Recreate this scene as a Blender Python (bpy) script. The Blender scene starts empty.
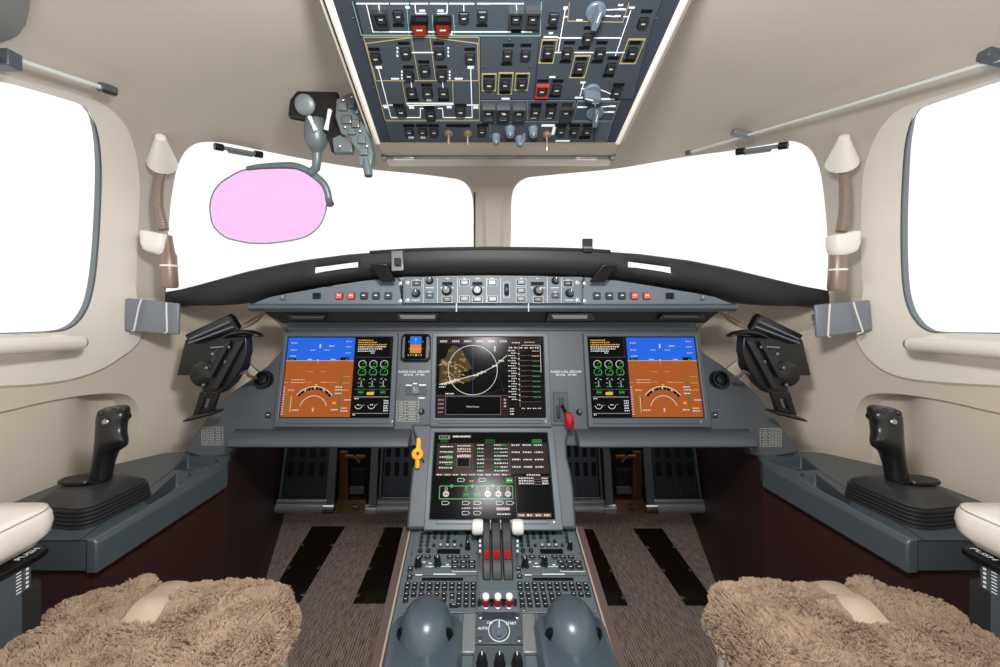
import bpy, bmesh, math, random
from mathutils import Vector as V, Matrix, noise
from mathutils.geometry import delaunay_2d_cdt
random.seed(7)
SC = bpy.context.scene
COL = SC.collection
F, PX0, PY0 = 420.0, 480.0, 300.0
CX, CZ = -0.0365, 1.02

# ------------------------------------------------------------------ helpers
def U(px, py, D):
    """point of the cockpit seen at pixel px,py at distance D ahead of the eye"""
    return V((CX + (px - PX0) / F * D, D, CZ - (py - PY0) / F * D))
def proj(p):
    return (PX0 + F * (p.x - CX) / p.y, PY0 - F * (p.z - CZ) / p.y)

class Plane:
    def __init__(s, o, n):
        s.o = V(o); s.n = V(n).normalized()
        s.ex = V((1, 0, 0)); s.ex = (s.ex - s.n * s.ex.dot(s.n)).normalized()
        s.ey = s.n.cross(s.ex)
    def at(s, px, py, lift=0):
        c = V((CX, 0, CZ)); d = V(((px - PX0) / F, 1, -(py - PY0) / F))
        t = (s.o - c).dot(s.n) / d.dot(s.n)
        return c + d * t + s.n * lift
    def M(s, p, rot=0, sc=(1, 1, 1)):
        m = Matrix((s.ex, s.ey, s.n)).transposed().to_4x4()
        m.translation = p
        return m @ Matrix.Rotation(rot, 4, 'Z') @ Matrix.Diagonal((*sc, 1))
    def box(s, px, py, w, h, lift=0):
        """matrix whose unit square covers w x h pixels centred at px,py"""
        c = s.at(px, py, lift)
        ww = (s.at(px + w / 2, py) - s.at(px - w / 2, py)).length
        hh = (s.at(px, py + h / 2) - s.at(px, py - h / 2)).length
        return c, ww, hh

def lin(c):
    c = c / 255
    return c / 12.92 if c <= .04045 else ((c + .055) / 1.055) ** 2.4
def L(rgb): return (lin(rgb[0]), lin(rgb[1]), lin(rgb[2]), 1)

MATS = {}
def mat(name, rgb, rough=.5, metal=0, var=0, vscale=30, bump=0, bscale=200, emit=0, spec=.5):
    if name in MATS: return MATS[name]
    m = bpy.data.materials.new(name); m.use_nodes = True
    nt = m.node_tree; b = nt.nodes['Principled BSDF']
    b.inputs['Base Color'].default_value = L(rgb)
    b.inputs['Roughness'].default_value = rough; b.inputs['Metallic'].default_value = metal
    b.inputs['Specular IOR Level'].default_value = spec
    if emit:
        b.inputs['Emission Color'].default_value = L(rgb); b.inputs['Emission Strength'].default_value = emit
        b.inputs['Base Color'].default_value = (0.002, 0.002, 0.002, 1); b.inputs['Specular IOR Level'].default_value = .03; b.inputs['Roughness'].default_value = .15
    tc = nt.nodes.new('ShaderNodeTexCoord')
    if var:
        n = nt.nodes.new('ShaderNodeTexNoise'); n.inputs['Scale'].default_value = vscale; n.inputs['Detail'].default_value = 4
        r = nt.nodes.new('ShaderNodeMix'); r.data_type = 'RGBA'
        a = L(rgb)
        r.inputs[6].default_value = tuple(x * (1 - var) for x in a[:3]) + (1,)
        r.inputs[7].default_value = tuple(min(1, x * (1 + var)) for x in a[:3]) + (1,)
        nt.links.new(tc.outputs['Object'], n.inputs['Vector'])
        nt.links.new(n.outputs['Fac'], r.inputs[0]); nt.links.new(r.outputs[2], b.inputs['Base Color'])
    if bump:
        n = nt.nodes.new('ShaderNodeTexNoise'); n.inputs['Scale'].default_value = bscale; n.inputs['Detail'].default_value = 3
        bp = nt.nodes.new('ShaderNodeBump'); bp.inputs['Strength'].default_value = bump; bp.inputs['Distance'].default_value = .002
        nt.links.new(tc.outputs['Object'], n.inputs['Vector'])
        nt.links.new(n.outputs['Fac'], bp.inputs['Height']); nt.links.new(bp.outputs['Normal'], b.inputs['Normal'])
    MATS[name] = m
    return m

ABS = {}
def link(o, parent=None, W=None):
    COL.objects.link(o)
    W = W if W is not None else Matrix.Identity(4)
    if parent is not None:
        o.parent = parent
        o.matrix_basis = ABS[parent.name].inverted() @ W
    else:
        o.matrix_basis = W
    ABS[o.name] = W
    return o
def tag(o, label=None, cat=None, group=None, kind=None):
    if label: o['label'] = label
    if cat: o['category'] = cat
    if group: o['group'] = group
    if kind: o['kind'] = kind
    return o
def thing(name, label, cat, loc, group=None):
    o = bpy.data.objects.new(name, None); o.empty_display_size = .05
    link(o, None, Matrix.Translation(V(loc)))
    return tag(o, label, cat, group)

class MB:
    def __init__(s): s.v = []; s.f = []; s.m = []; s.mats = []; s.cur = 0
    def use(s, m):
        if m not in s.mats: s.mats.append(m)
        s.cur = s.mats.index(m); return s
    def add(s, vs, fs):
        o = len(s.v); s.v += [V(p) for p in vs]
        s.f += [tuple(i + o for i in f) for f in fs]; s.m += [s.cur] * len(fs)
        return s
    def box(s, c, size, M=None):
        x, y, z = [q / 2 for q in size]
        vs = [V((a * x, b * y, d * z)) for a in (-1, 1) for b in (-1, 1) for d in (-1, 1)]
        vs = [(M @ p if M else p) + V(c) for p in vs]
        return s.add(vs, [(0, 1, 3, 2), (4, 6, 7, 5), (0, 4, 5, 1), (2, 3, 7, 6), (0, 2, 6, 4), (1, 5, 7, 3)])
    def pbox(s, pl, px, py, w, h, d, lift=0):
        """box standing d above plane pl, covering w x h pixels"""
        c, ww, hh = pl.box(px, py, w, h)
        return s.box(c + pl.n * (lift + d / 2), (ww, hh, d), pl.M(V((0, 0, 0))).to_3x3())
    def prism(s, pts, vec):
        n = len(pts); vec = V(vec)
        vs = [V(p) for p in pts] + [V(p) + vec for p in pts]
        fs = [tuple(range(n)), tuple(range(2 * n - 1, n - 1, -1))]
        fs += [(i, n + i, n + (i + 1) % n, (i + 1) % n) for i in range(n)]
        return s.add(vs, fs)
    def poly(s, pts): return s.add(pts, [tuple(range(len(pts)))])
    def loft(s, rings, closed=True, caps=True):
        n = len(rings[0]); vs = [p for r in rings for p in r]; fs = []
        for k in range(len(rings) - 1):
            for i in range(n if closed else n - 1):
                j = (i + 1) % n
                fs.append((k * n + i, k * n + j, (k + 1) * n + j, (k + 1) * n + i))
        if caps and closed:
            fs.append(tuple(range(n - 1, -1, -1))); b = (len(rings) - 1) * n
            fs.append(tuple(range(b, b + n)))
        return s.add(vs, fs)
    def tube(s, pts, r, seg=10, closed=False):
        pts = [V(p) for p in pts]; n = len(pts); rings = []
        up = None
        for i, p in enumerate(pts):
            a = pts[max(0, i - 1)]; b = pts[min(n - 1, i + 1)]
            if closed: a = pts[i - 1]; b = pts[(i + 1) % n]
            t = (b - a).normalized()
            if up is None:
                up = t.orthogonal().normalized()
            up = (up - t * up.dot(t)).normalized(); w = t.cross(up)
            rr = r[i] if isinstance(r, (list, tuple)) else r
            rings.append([p + (up * math.cos(q) + w * math.sin(q)) * rr for q in [2 * math.pi * k / seg for k in range(seg)]])
        if closed: rings.append(rings[0])
        return s.loft(rings, True, not closed)
    def lathe(s, prof, M, seg=20):
        rings = [[M @ V((r * math.cos(2 * math.pi * k / seg), r * math.sin(2 * math.pi * k / seg), z)) for k in range(seg)] for r, z in prof]
        return s.loft(rings)
    def mesh(s, name, mx=False, smooth=35, recalc=True):
        me = bpy.data.meshes.new(name)
        vs = [(-p.x, p.y, p.z) if mx else tuple(p) for p in s.v]
        me.from_pydata(vs, [], [f[::-1] if mx else f for f in s.f])
        for m in s.mats: me.materials.append(m)
        me.polygons.foreach_set('material_index', s.m)
        if recalc:
            bm = bmesh.new(); bm.from_mesh(me)
            bmesh.ops.recalc_face_normals(bm, faces=bm.faces); bm.to_mesh(me); bm.free()
        if smooth:
            me.polygons.foreach_set('use_smooth', [True] * len(me.polygons))
            me.set_sharp_from_angle(angle=math.radians(smooth))
        me.update()
        return me
    def build(s, name, parent=None, label=None, bevel=0, mx=False, smooth=35, recalc=True, W=None, seg=2):
        o = bpy.data.objects.new(name, s.mesh(name, mx, smooth, recalc))
        link(o, parent, W)
        if label: o['label'] = label
        if bevel: bev(o, bevel, seg)
        return o
def bev(o, w, seg=2):
    b = o.modifiers.new('edge', 'BEVEL'); b.width = w; b.segments = seg; b.limit_method = 'ANGLE'; b.angle_limit = math.radians(40)
    return o
def part(name, me, parent, W, label=None):
    o = bpy.data.objects.new(name, me); link(o, parent, W)
    if label: o['label'] = label
    return o

def spl(pts, n=6, closed=False):
    """Catmull-Rom through pts"""
    pts = [V(p) for p in pts]; N = len(pts); out = []
    rng = range(N) if closed else range(N - 1)
    for i in rng:
        p0 = pts[i - 1] if (closed or i > 0) else pts[0]
        p1 = pts[i]; p2 = pts[(i + 1) % N]
        p3 = pts[(i + 2) % N] if (closed or i + 2 < N) else pts[-1]
        for k in range(n):
            t = k / n
            out.append(.5 * ((2 * p1) + (p2 - p0) * t + (2 * p0 - 5 * p1 + 4 * p2 - p3) * t * t + (3 * p1 - p0 - 3 * p2 + p3) * t ** 3))
    if not closed: out.append(pts[-1])
    return out
def rrect(w, h, r, n=5):
    out = []
    for cx, cy, a0 in ((w / 2 - r, h / 2 - r, 0), (-w / 2 + r, h / 2 - r, 90), (-w / 2 + r, -h / 2 + r, 180), (w / 2 - r, -h / 2 + r, 270)):
        for k in range(n + 1):
            a = math.radians(a0 + 90 * k / n); out.append(V((cx + r * math.cos(a), cy + r * math.sin(a), 0)))
    return out
def inside(p, poly):
    x, y = p[0], p[1]; c = False; j = len(poly) - 1
    for i in range(len(poly)):
        a = poly[i]; b = poly[j]
        if (a[1] > y) != (b[1] > y) and x < (b[0] - a[0]) * (y - a[1]) / (b[1] - a[1]) + a[0]: c = not c
        j = i
    return c
def seg_dist(p, poly):
    best = 1e9
    for i in range(len(poly)):
        a = poly[i]; b = poly[(i + 1) % len(poly)]
        d = (b[0] - a[0], b[1] - a[1]); l = d[0] ** 2 + d[1] ** 2
        t = 0 if l == 0 else max(0, min(1, ((p[0] - a[0]) * d[0] + (p[1] - a[1]) * d[1]) / l))
        q = (a[0] + d[0] * t - p[0], a[1] + d[1] * t - p[1])
        best = min(best, q[0] ** 2 + q[1] ** 2)
    return best ** .5
def shrink(poly, d):
    """offset a closed 2-D outline inwards by d"""
    n = len(poly); area = sum(poly[i][0] * poly[(i + 1) % n][1] - poly[(i + 1) % n][0] * poly[i][1] for i in range(n))
    s = 1 if area > 0 else -1; out = []
    for i in range(n):
        a = poly[i - 1]; b = poly[(i + 1) % n]
        tx, ty = b[0] - a[0], b[1] - a[1]; l = math.hypot(tx, ty) or 1
        out.append((poly[i][0] - s * ty / l * d, poly[i][1] + s * tx / l * d))
    return out

def text_mesh(mb, body, M, size, align='CENTER', bold=0):
    cu = bpy.data.curves.new('t', 'FONT'); cu.body = body; cu.size = size; cu.align_x = align; cu.align_y = 'CENTER'
    cu.resolution_u = 2; cu.offset = bold
    ob = bpy.data.objects.new('t', cu)
    me = bpy.data.meshes.new_from_object(ob)
    mb.add([M @ v.co for v in me.vertices], [tuple(p.vertices) for p in me.polygons])
    bpy.data.objects.remove(ob); bpy.data.curves.remove(cu); bpy.data.meshes.remove(me)

# ------------------------------------------------------------------ materials
m_ceil = mat('headliner_leather', (188, 179, 167), .55, var=.03, vscale=6, bump=.15, bscale=350)
m_wall = mat('wall_leather', (205, 193, 176), .5, var=.03, vscale=6, bump=.15, bscale=350)
m_cream = mat('cream_leather', (222, 214, 203), .42, bump=.12, bscale=400)
m_white = mat('white_plastic', (225, 220, 212), .4)
m_panel = mat('panel_grey', (67, 71, 75), .45, var=.05, vscale=60)
m_slate = mat('slate_blue_grey', (68, 76, 81), .38, var=.04, vscale=50)
m_slate_l = mat('light_slate', (90, 98, 105), .5, spec=.3)
m_over = mat('overhead_navy', (53, 60, 67), .5)
m_overd = mat('overhead_dark', (45, 52, 60), .5)
m_console = mat('console_slate', (66, 74, 79), .38, var=.06, vscale=40)
m_ped = mat('pedestal_slate', (84, 93, 97), .4, var=.05, vscale=80)
m_black = mat('black_plastic', (13, 13, 14), .36)
m_blackg = mat('black_gloss', (14, 14, 15), .3, spec=.25)
m_rub = mat('black_rubber', (26, 26, 27), .55)
m_hood = mat('glareshield_black', (30, 31, 33), .6, bump=.2, bscale=500)
m_maroon = mat('maroon_lining', (50, 27, 25), .5, var=.08, vscale=4)
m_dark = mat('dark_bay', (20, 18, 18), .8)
m_seal = mat('window_seal', (108, 116, 120), .5)
m_chrome = mat('chrome', (200, 200, 198), .22, 1)
m_steel = mat('brushed_steel', (140, 142, 142), .35, 1)
m_alu = mat('grey_alloy', (120, 126, 128), .45, .3)
m_greyp = mat('grey_plastic', (104, 112, 122), .42)
m_wline = mat('white_marking', (215, 220, 222), .5)
m_yline = mat('ochre_marking', (150, 135, 95), .5)
m_tline = mat('teal_marking', (110, 150, 140), .5)
m_red = mat('red_plastic', (150, 24, 18), .35)
m_redl = mat('red_lit_cap', (225, 70, 40), .4, emit=.45)
m_yel = mat('amber_plastic', (232, 165, 50), .35)
m_bronze = mat('bronze_metal', (150, 128, 108), .35, .7)
m_brown = mat('brown_metal', (120, 80, 40), .45, .4)
m_plate = mat('kick_plate', (34, 26, 18), .12)
m_dim = mat('placard_print', (138, 140, 132), .5)
m_scr = mat('screen_black', (8, 8, 9), .15, spec=.03)
m_readout = mat('readout_black', (10, 11, 12), .6, spec=.15)
m_strap = mat('satin_strap', (196, 172, 152), .3)
m_wood = mat('edge_trim', (160, 146, 132), .4)
m_bind = mat('edge_binding', (84, 68, 62), .5)
m_boot = mat('boot_rubber', (40, 40, 40), .42)
m_grip = mat('grip_black', (22, 23, 24), .3)

# transparent glass
def glass(name, rgb_lin, gl=.05):
    m = bpy.data.materials.new(name); m.use_nodes = True; nt = m.node_tree; nt.nodes.clear()
    o = nt.nodes.new('ShaderNodeOutputMaterial'); mx = nt.nodes.new('ShaderNodeMixShader')
    t = nt.nodes.new('ShaderNodeBsdfTransparent'); g = nt.nodes.new('ShaderNodeBsdfGlossy')
    t.inputs['Color'].default_value = (*rgb_lin, 1); g.inputs['Roughness'].default_value = .03
    mx.inputs[0].default_value = gl
    nt.links.new(t.outputs[0], mx.inputs[1]); nt.links.new(g.outputs[0], mx.inputs[2]); nt.links.new(mx.outputs[0], o.inputs[0])
    MATS[name] = m
    return m
m_glass = glass('clear_glass', (1, 1, 1), .03)
m_pink = glass('pink_glass', tuple(min(1, lin(c) / 1.075) ** .5 for c in (253, 203, 250)), .0)

# carpet: ribbed weave
def carpet():
    m = bpy.data.materials.new('ribbed_carpet'); m.use_nodes = True; nt = m.node_tree; b = nt.nodes['Principled BSDF']
    tc = nt.nodes.new('ShaderNodeTexCoord'); mp = nt.nodes.new('ShaderNodeMapping')
    mp.inputs['Scale'].default_value = (170, 26, 1)
    nz = nt.nodes.new('ShaderNodeTexNoise'); nz.inputs['Scale'].default_value = 1; nz.inputs['Detail'].default_value = 2
    wv = nt.nodes.new('ShaderNodeTexWave'); wv.inputs['Scale'].default_value = 40; wv.inputs['Distortion'].default_value = 3; wv.bands_direction = 'X'
    wv.inputs['Detail Scale'].default_value = 4
    cr = nt.nodes.new('ShaderNodeValToRGB')
    cr.color_ramp.elements[0].position = .3; cr.color_ramp.elements[0].color = L((84, 70, 64))
    cr.color_ramp.elements[1].position = .7; cr.color_ramp.elements[1].color = L((172, 152, 140))
    mx = nt.nodes.new('ShaderNodeMath'); mx.operation = 'MULTIPLY_ADD'; mx.inputs[1].default_value = .3
    bp = nt.nodes.new('ShaderNodeBump'); bp.inputs['Strength'].default_value = .6; bp.inputs['Distance'].default_value = .003
    nt.links.new(tc.outputs['Object'], mp.inputs[0]); nt.links.new(mp.outputs[0], nz.inputs['Vector'])
    nt.links.new(tc.outputs['Object'], wv.inputs['Vector'])
    s = nt.nodes.new('ShaderNodeMath'); s.operation = 'MULTIPLY'; s.inputs[1].default_value = .75
    nt.links.new(nz.outputs['Fac'], s.inputs[0])
    nt.links.new(wv.outputs['Fac'], mx.inputs[0]); nt.links.new(s.outputs[0], mx.inputs[2])
    nt.links.new(mx.outputs[0], cr.inputs[0]); nt.links.new(cr.outputs[0], b.inputs['Base Color'])
    nt.links.new(mx.outputs[0], bp.inputs['Height']); nt.links.new(bp.outputs['Normal'], b.inputs['Normal'])
    b.inputs['Roughness'].default_value = .9
    return m
m_carpet = carpet()

# ------------------------------------------------------------------ camera, world, light
cam = bpy.data.cameras.new('camera'); co = bpy.data.objects.new('camera', cam); COL.objects.link(co)
co.location = (CX, 0, CZ); co.rotation_euler = (math.pi / 2, 0, 0)
cam.sensor_width = 36; cam.lens = F * 36 / 1000; cam.shift_x = .02; cam.shift_y = -33.5 / 1000; cam.clip_start = .02
SC.camera = co
SC.view_settings.view_transform = 'Standard'; SC.view_settings.look = 'None'
SC.view_settings.gamma = 1; SC.view_settings.exposure = 0; SC.view_settings.use_curve_mapping = False
WORLD = 1.12
w = bpy.data.worlds.new('overcast'); SC.world = w; w.use_nodes = True
w.node_tree.nodes['Background'].inputs[0].default_value = (1, 1, 1, 1)
w.node_tree.nodes['Background'].inputs[1].default_value = WORLD
def area(name, loc, target, size, power, col=(1, 1, 1)):
    l = bpy.data.lights.new(name, 'AREA'); l.shape = 'DISK'; l.size = size; l.energy = power; l.color = col
    o = bpy.data.objects.new(name, l); COL.objects.link(o); o.location = loc
    o.rotation_euler = (V(target) - V(loc)).to_track_quat('-Z', 'Y').to_euler()
    return o
# ------------------------------------------------------------------ cockpit shell
SA, SB, SY0, SP, SH = .97, .85, .70, 4.0, .47
def shellF(p):
    z = p.z - CZ
    h = (z / SH) ** SP if z > 0 else (-z / 2.2) ** SP
    return abs(p.x / SA) ** SP + h + (max(0, p.y - SY0) / SB) ** SP
def SD(px, py):
    lo, hi = .01, 3.0
    for _ in range(34):
        m = (lo + hi) / 2
        if shellF(U(px, py, m)) < 1: lo = m
        else: hi = m
    return lo
def S(px, py, off=0):
    """point on the cockpit shell seen at px,py; off = towards the cabin"""
    D = SD(px, py); p = U(px, py, D)
    return p + snorm(p) * off if off else p
def snorm(p):
    e = 1e-3; f = shellF(p)
    g = V((shellF(p + V((e, 0, 0))) - f, shellF(p + V((0, e, 0))) - f, shellF(p + V((0, 0, e))) - f))
    return -g.normalized()

LS = [(-330, 70), (-200, 60), (-100, 66), (0, 84), (40, 94), (66, 101.5), (80, 106), (88, 112), (95, 122), (100.5, 138), (104, 160), (105.5, 185), (105, 215), (103, 250), (99.5, 282), (94, 305), (85.5, 320), (76, 328), (62, 332), (30, 334), (0, 335), (-150, 338), (-300, 338), (-360, 300), (-370, 200), (-360, 110)]
RS = [(1330, 70), (1200, 55), (1100, 60), (1000, 84), (960, 97), (935, 105), (922, 110), (914, 116), (908, 126), (902, 148), (898, 181), (896, 216), (896, 255), (898, 288), (903, 309), (910.5, 322), (919, 329.5), (930, 333), (960, 334), (1000, 335), (1150, 340), (1300, 340), (1360, 300), (1370, 200), (1360, 110)]
LSEAM = [(-700, 20), (-300, 30), (-150, 45), (-60, 60), (0, 74), (50, 87), (85, 97), (102, 104), (115, 113), (127, 128), (135, 150), (139, 175), (139.6, 200), (137.5, 252), (137, 290), (140, 310), (143, 326), (142, 337), (134, 349), (119, 360), (101, 371), (72, 381), (40, 386), (0, 388.6), (-150, 394), (-400, 400), (-700, 405)]
RSEAM = [(1700, 20), (1300, 28), (1150, 42), (1060, 60), (1000, 77), (950, 92), (920, 101), (900, 109), (886, 121), (874, 140), (866, 162), (862.5, 180), (861, 216), (861, 259), (862, 290), (858, 310), (854, 326), (856, 340), (865, 356), (882, 371), (905, 380), (940, 384.5), (1000, 388), (1150, 394), (1400, 400), (1700, 405)]
LW = [(168, 297), (166.5, 283), (167.5, 250), (169.5, 215), (172.5, 190), (177, 168), (184, 153), (193, 145), (204, 142), (225, 143), (260, 150), (300, 158), (340, 165), (378, 170), (420, 174), (450, 178), (461, 180.5), (468, 186), (472, 195), (473.5, 210), (473.5, 230), (473.5, 258), (472, 266), (440, 268), (400, 270), (340, 277), (280, 286), (220, 297), (195, 300)]
RW = [(827, 297), (828.5, 283), (828, 250), (826, 215), (822, 180), (817, 161), (810, 149), (800, 143), (788, 141), (765, 145), (728, 151), (690, 156), (650, 163), (612, 169), (570, 173), (540, 176), (526, 178), (517, 184), (512.5, 193), (511, 210), (511, 230), (510, 258), (512, 266), (545, 268), (590, 270), (650, 277), (710, 286), (770, 297), (800, 300)]
def dense(pts, n=4): return [(p.x, p.y) for p in spl([V((a, b, 0)) for a, b in pts], n, True)]
LS, RS, LW, RW = dense(LS), dense(RS), dense(LW), dense(RW)
LSEAM, RSEAM = dense(LSEAM[1:-1] and LSEAM, 3), dense(RSEAM, 3)
LREC = dense([(-300, 450), (-150, 436), (-60, 422), (0, 412), (48, 401), (90, 394.5), (118, 393.5), (132, 398), (139.5, 412), (142.5, 436), (144, 470), (145, 520), (140, 600), (0, 640), (-300, 640)], 3)
RREC = [(2 * 497.5 - a, b) for a, b in LREC]
DROP = [(305, 343), (685, 343), (758, 455), (765, 900), (222, 900), (229, 455)]

def build_shell():
    pts, edges = [], []
    def addloop(l):
        o = len(pts); pts.extend(V(p) for p in l); edges.extend((o + i, o + (i + 1) % len(l)) for i in range(len(l)))
    loops = [LS, RS, LW, RW, LSEAM, RSEAM, LREC, RREC]
    LS2, RS2 = shrink(LSEAM, 3), shrink(RSEAM, 3)
    LR2, RR2 = shrink(LREC, 2.5), shrink(RREC, 2.5)
    LR3, RR3 = shrink(LREC, 6), shrink(RREC, 6)
    for l in loops + [LS2, RS2, LR2, RR2, LR3, RR3, DROP]: addloop(l)
    o = len(pts); pts.extend([V((-700, 298)), V((1700, 298))]); edges.append((o, o + 1))
    allloops = loops + [DROP]
    for gx in range(-700, 1701, 20):
        for gy in range(-700, 801, 20):
            vis = -60 < gx < 1060 and -60 < gy < 520
            if not vis and (gx % 60 or gy % 60): continue
            p = (gx + .3, gy + .37)
            if min(seg_dist(p, l) for l in allloops) > 9: pts.append(V(p))
    r = delaunay_2d_cdt(pts, edges, [], 0, 1e-4)
    vs, tris = r[0], r[2]
    objs = {}
    P3 = {}
    def pos(i):
        if i in P3: return P3[i]
        q = (vs[i].x, vs[i].y); p = S(*q); off = 0
        for seam, hole in ((LSEAM, LS), (RSEAM, RS)):
            if inside(q, seam):
                d = seg_dist(q, seam); e = seg_dist(q, hole)
                if d > 2: off += (.008 - .02 * max(0, 1 - e / 40)) * max(.1, abs(snorm(p).x))
        for rec in (LREC, RREC):
            if inside(q, rec):
                d = seg_dist(q, rec)
                xx = q[0] if q[0] < 480 else 995 - q[0]; tt = max(0, min(1, (xx - 70) / 50)); off -= (.008 + .05 * tt * tt * (3 - 2 * tt)) * (0 if d < 1.2 else 1)
        P3[i] = p + snorm(p) * off if off else p
        return P3[i]
    for t in tris:
        c = ((vs[t[0]].x + vs[t[1]].x + vs[t[2]].x) / 3, (vs[t[0]].y + vs[t[1]].y + vs[t[2]].y) / 3)
        if any(inside(c, h) for h in (LS, RS, LW, RW, DROP)): continue
        if inside(c, LSEAM): k = 'trim_1'
        elif inside(c, RSEAM): k = 'trim_2'
        elif c[1] < 298: k = 'ceiling'
        else: k = 'wall_left' if c[0] < 480 else 'wall_right'
        objs.setdefault(k, []).append(t)
    for k, ts in objs.items():
        idx = {}; mb = MB(); mb.use(m_cream if k.startswith('trim') else (m_ceil if k == 'ceiling' else m_wall))
        V3 = []; FS = []
        for t in ts:
            f = []
            for i in t:
                if i not in idx: idx[i] = len(V3); V3.append(pos(i))
                f.append(idx[i])
            n = (V3[f[1]] - V3[f[0]]).cross(V3[f[2]] - V3[f[0]])
            if n.dot(V((CX, .3, CZ)) - V3[f[0]]) < 0: f = f[::-1]
            FS.append(tuple(f))
        mb.add(V3, FS)
        o = mb.build(k, recalc=False, smooth=40)
        tag(o, kind='structure')
        sm = o.modifiers.new('thickness', 'SOLIDIFY'); sm.thickness = .022 if k.startswith('trim') else .045; sm.offset = -1; sm.use_rim = False
    # window reveals
    for n, (hole, off, th) in enumerate(((LS, -.012, .012), (RS, -.012, .012), (LW, 0, .045), (RW, 0, .045)), 11):
        ra, rb, rc = [], [], []
        for q in hole:
            p = S(*q); nn = snorm(p); t_ = th * (max(.2, abs(nn.x)) if off else 1)
            k_ = off * (max(.1, abs(nn.x)) if off else 1); ra.append(p + nn * (k_ + .0005)); rb.append(p + nn * (k_ - t_)); rc.append(p + nn * (off - t_) * 1.0 + (p - V((CX, .6, 1.2))).normalized() * .03)
        mb = MB().use(m_seal if off else m_cream); mb.loft([ra + ra[:1], rb + rb[:1]] + ([] if off else [rc + rc[:1]]), closed=False)
        tag(mb.build('trim_%d' % n, recalc=False), kind='structure')
    # panes
    for n, (hole, off) in enumerate(((LS, -.03), (RS, -.03), (LW, -.026), (RW, -.026)), 1):
        ctr = sum((S(*q) for q in hole), V((0, 0, 0))) / len(hole)
        ring = [S(*q) for q in hole]; ring = [p + snorm(p) * off for p in ring]
        # panes follow the shell: triangulated inside the outline
        P = [V(q) for q in hole]; E = [(i, (i + 1) % len(hole)) for i in range(len(hole))]
        bx = [q[0] for q in hole]; by = [q[1] for q in hole]
        g = 30
        for gx in range(int(min(bx)), int(max(bx)), g):
            for gy in range(int(min(by)), int(max(by)), g):
                if inside((gx, gy), hole) and seg_dist((gx, gy), hole) > 10: P.append(V((gx + .2, gy + .3)))
        rr = delaunay_2d_cdt(P, E, [], 1, 1e-4)
        mb = MB().use(m_glass)
        v3 = []
        for q in rr[0]:
            p = S(q.x, q.y); v3.append(p + snorm(p) * off)
        mb.add(v3, [tuple(t) for t in rr[2]])
        tag(mb.build('window_%d' % n, recalc=False), kind='structure')
build_shell()
# dark rubber seals on the forward and lower edges of the side windows
for k, (hole, test) in enumerate(((LS, lambda q: q[0] > 84 or q[1] > 300), (RS, lambda q: q[0] < 918 or q[1] > 300))):
    st = [i for i, q in enumerate(hole) if test(q) and not test(hole[i - 1])][0]
    run = []
    for j in range(len(hole)):
        q = hole[(st + j) % len(hole)]
        if not test(q): break
        run.append(q)
    rings = []
    ctr = S(-60, 210) if k == 0 else S(1060, 210)
    for j, q in enumerate(run):
        p = S(*q); nn = snorm(p); d = (ctr - p); d = (d - nn * d.dot(nn)).normalized()
        t = min(1, j / 8)
        a = p + nn * -.013 * max(.1, abs(nn.x)) + d * .0015
        rings.append([a, a - nn * (.003 + .010 * t), a - nn * (.003 + .010 * t) + d * .003 * t, a + d * .003 * t])
    mb = MB().use(m_seal).loft(rings)
    tag(mb.build('trim_%d' % (7 + k)), kind='structure')

# sculpted ridges of the side walls beside the instrument panel
for k in range(2):
    g = [[((170, 300), 0), ((172, 308), .03), ((176, 332), 0)], [((205, 296), 0), ((205, 304), .06), ((205, 338), 0)], [((232, 292), 0), ((232, 299.5), .085), ((228, 348), 0)], [((262, 303), .02), ((262, 311), .10), ((252, 365), .02)], [((290, 325), .04), ((290, 334), .10), ((275, 385), .03)]]
    rows = []
    for j in range(3):
        rows.append(spl([U(c[j][0][0], c[j][0][1], SD(*c[j][0]) - c[j][1] + .004) for c in g], 5))
    mid = [a.lerp(b, .55) + V((0, -.012, 0)) for a, b in zip(rows[1], rows[2])]
    mb = MB().use(m_wall); mb.loft([rows[0], rows[1], mid, rows[2]], closed=False)
    tag(mb.build('trim_%d' % (9 + k), mx=bool(k), recalc=False, smooth=70), kind='structure')

# floor and footwell bulkhead
mb = MB().use(m_carpet); mb.box((0, 1.0, -.02), (2.2, 2.3, .04)); tag(mb.build('floor'), kind='structure')
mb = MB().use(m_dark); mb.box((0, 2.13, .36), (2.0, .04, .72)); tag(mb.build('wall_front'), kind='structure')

# overhead fairing between the overhead panel and the windshield post
def fairing():
    rows = []
    spec = [(141.5, .878, 377.5, 618), (146, .90, 379, 617), (152, .95, 382, 615), (158, 1.03, 385, 612.5), (162, 1.13, 387, 610.5), (165, 1.25, 388.5, 609), (166.2, 1.335, 389.5, 608)]
    for y, D, x0, x1 in spec:
        rows.append([U(x0 + (x1 - x0) * i / 10, y, D) for i in range(11)])
    mb = MB().use(m_wall)
    top = [[V((p.x, p.y, p.z + .16)) for p in r] for r in rows]
    rings = []
    for r, t in zip(rows, top):
        rings.append([t[0]] + r + [t[-1]])
    mb.loft(rings, closed=False)
    # front face above the panel edge
    return mb
o = fairing().build('trim_3', recalc=False, smooth=50); tag(o, kind='structure')
mb = MB().use(m_cream)
OP = Plane(U(378, 141, .875), (0, -.339, -1))
for a, b, in (((328.5, 0), (377.5, 143)), ((684.5, 0), (618.0, 143))):
    p0 = OP.at(*a); p1 = OP.at(*b); d = (p0 - p1); p0 = p0 + d * .8
    mb.tube([p1 - V((0, 0, -.002)), p0 - V((0, 0, -.002))], .0065, 8)
tag(mb.build('trim_4'), kind='structure')
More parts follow.
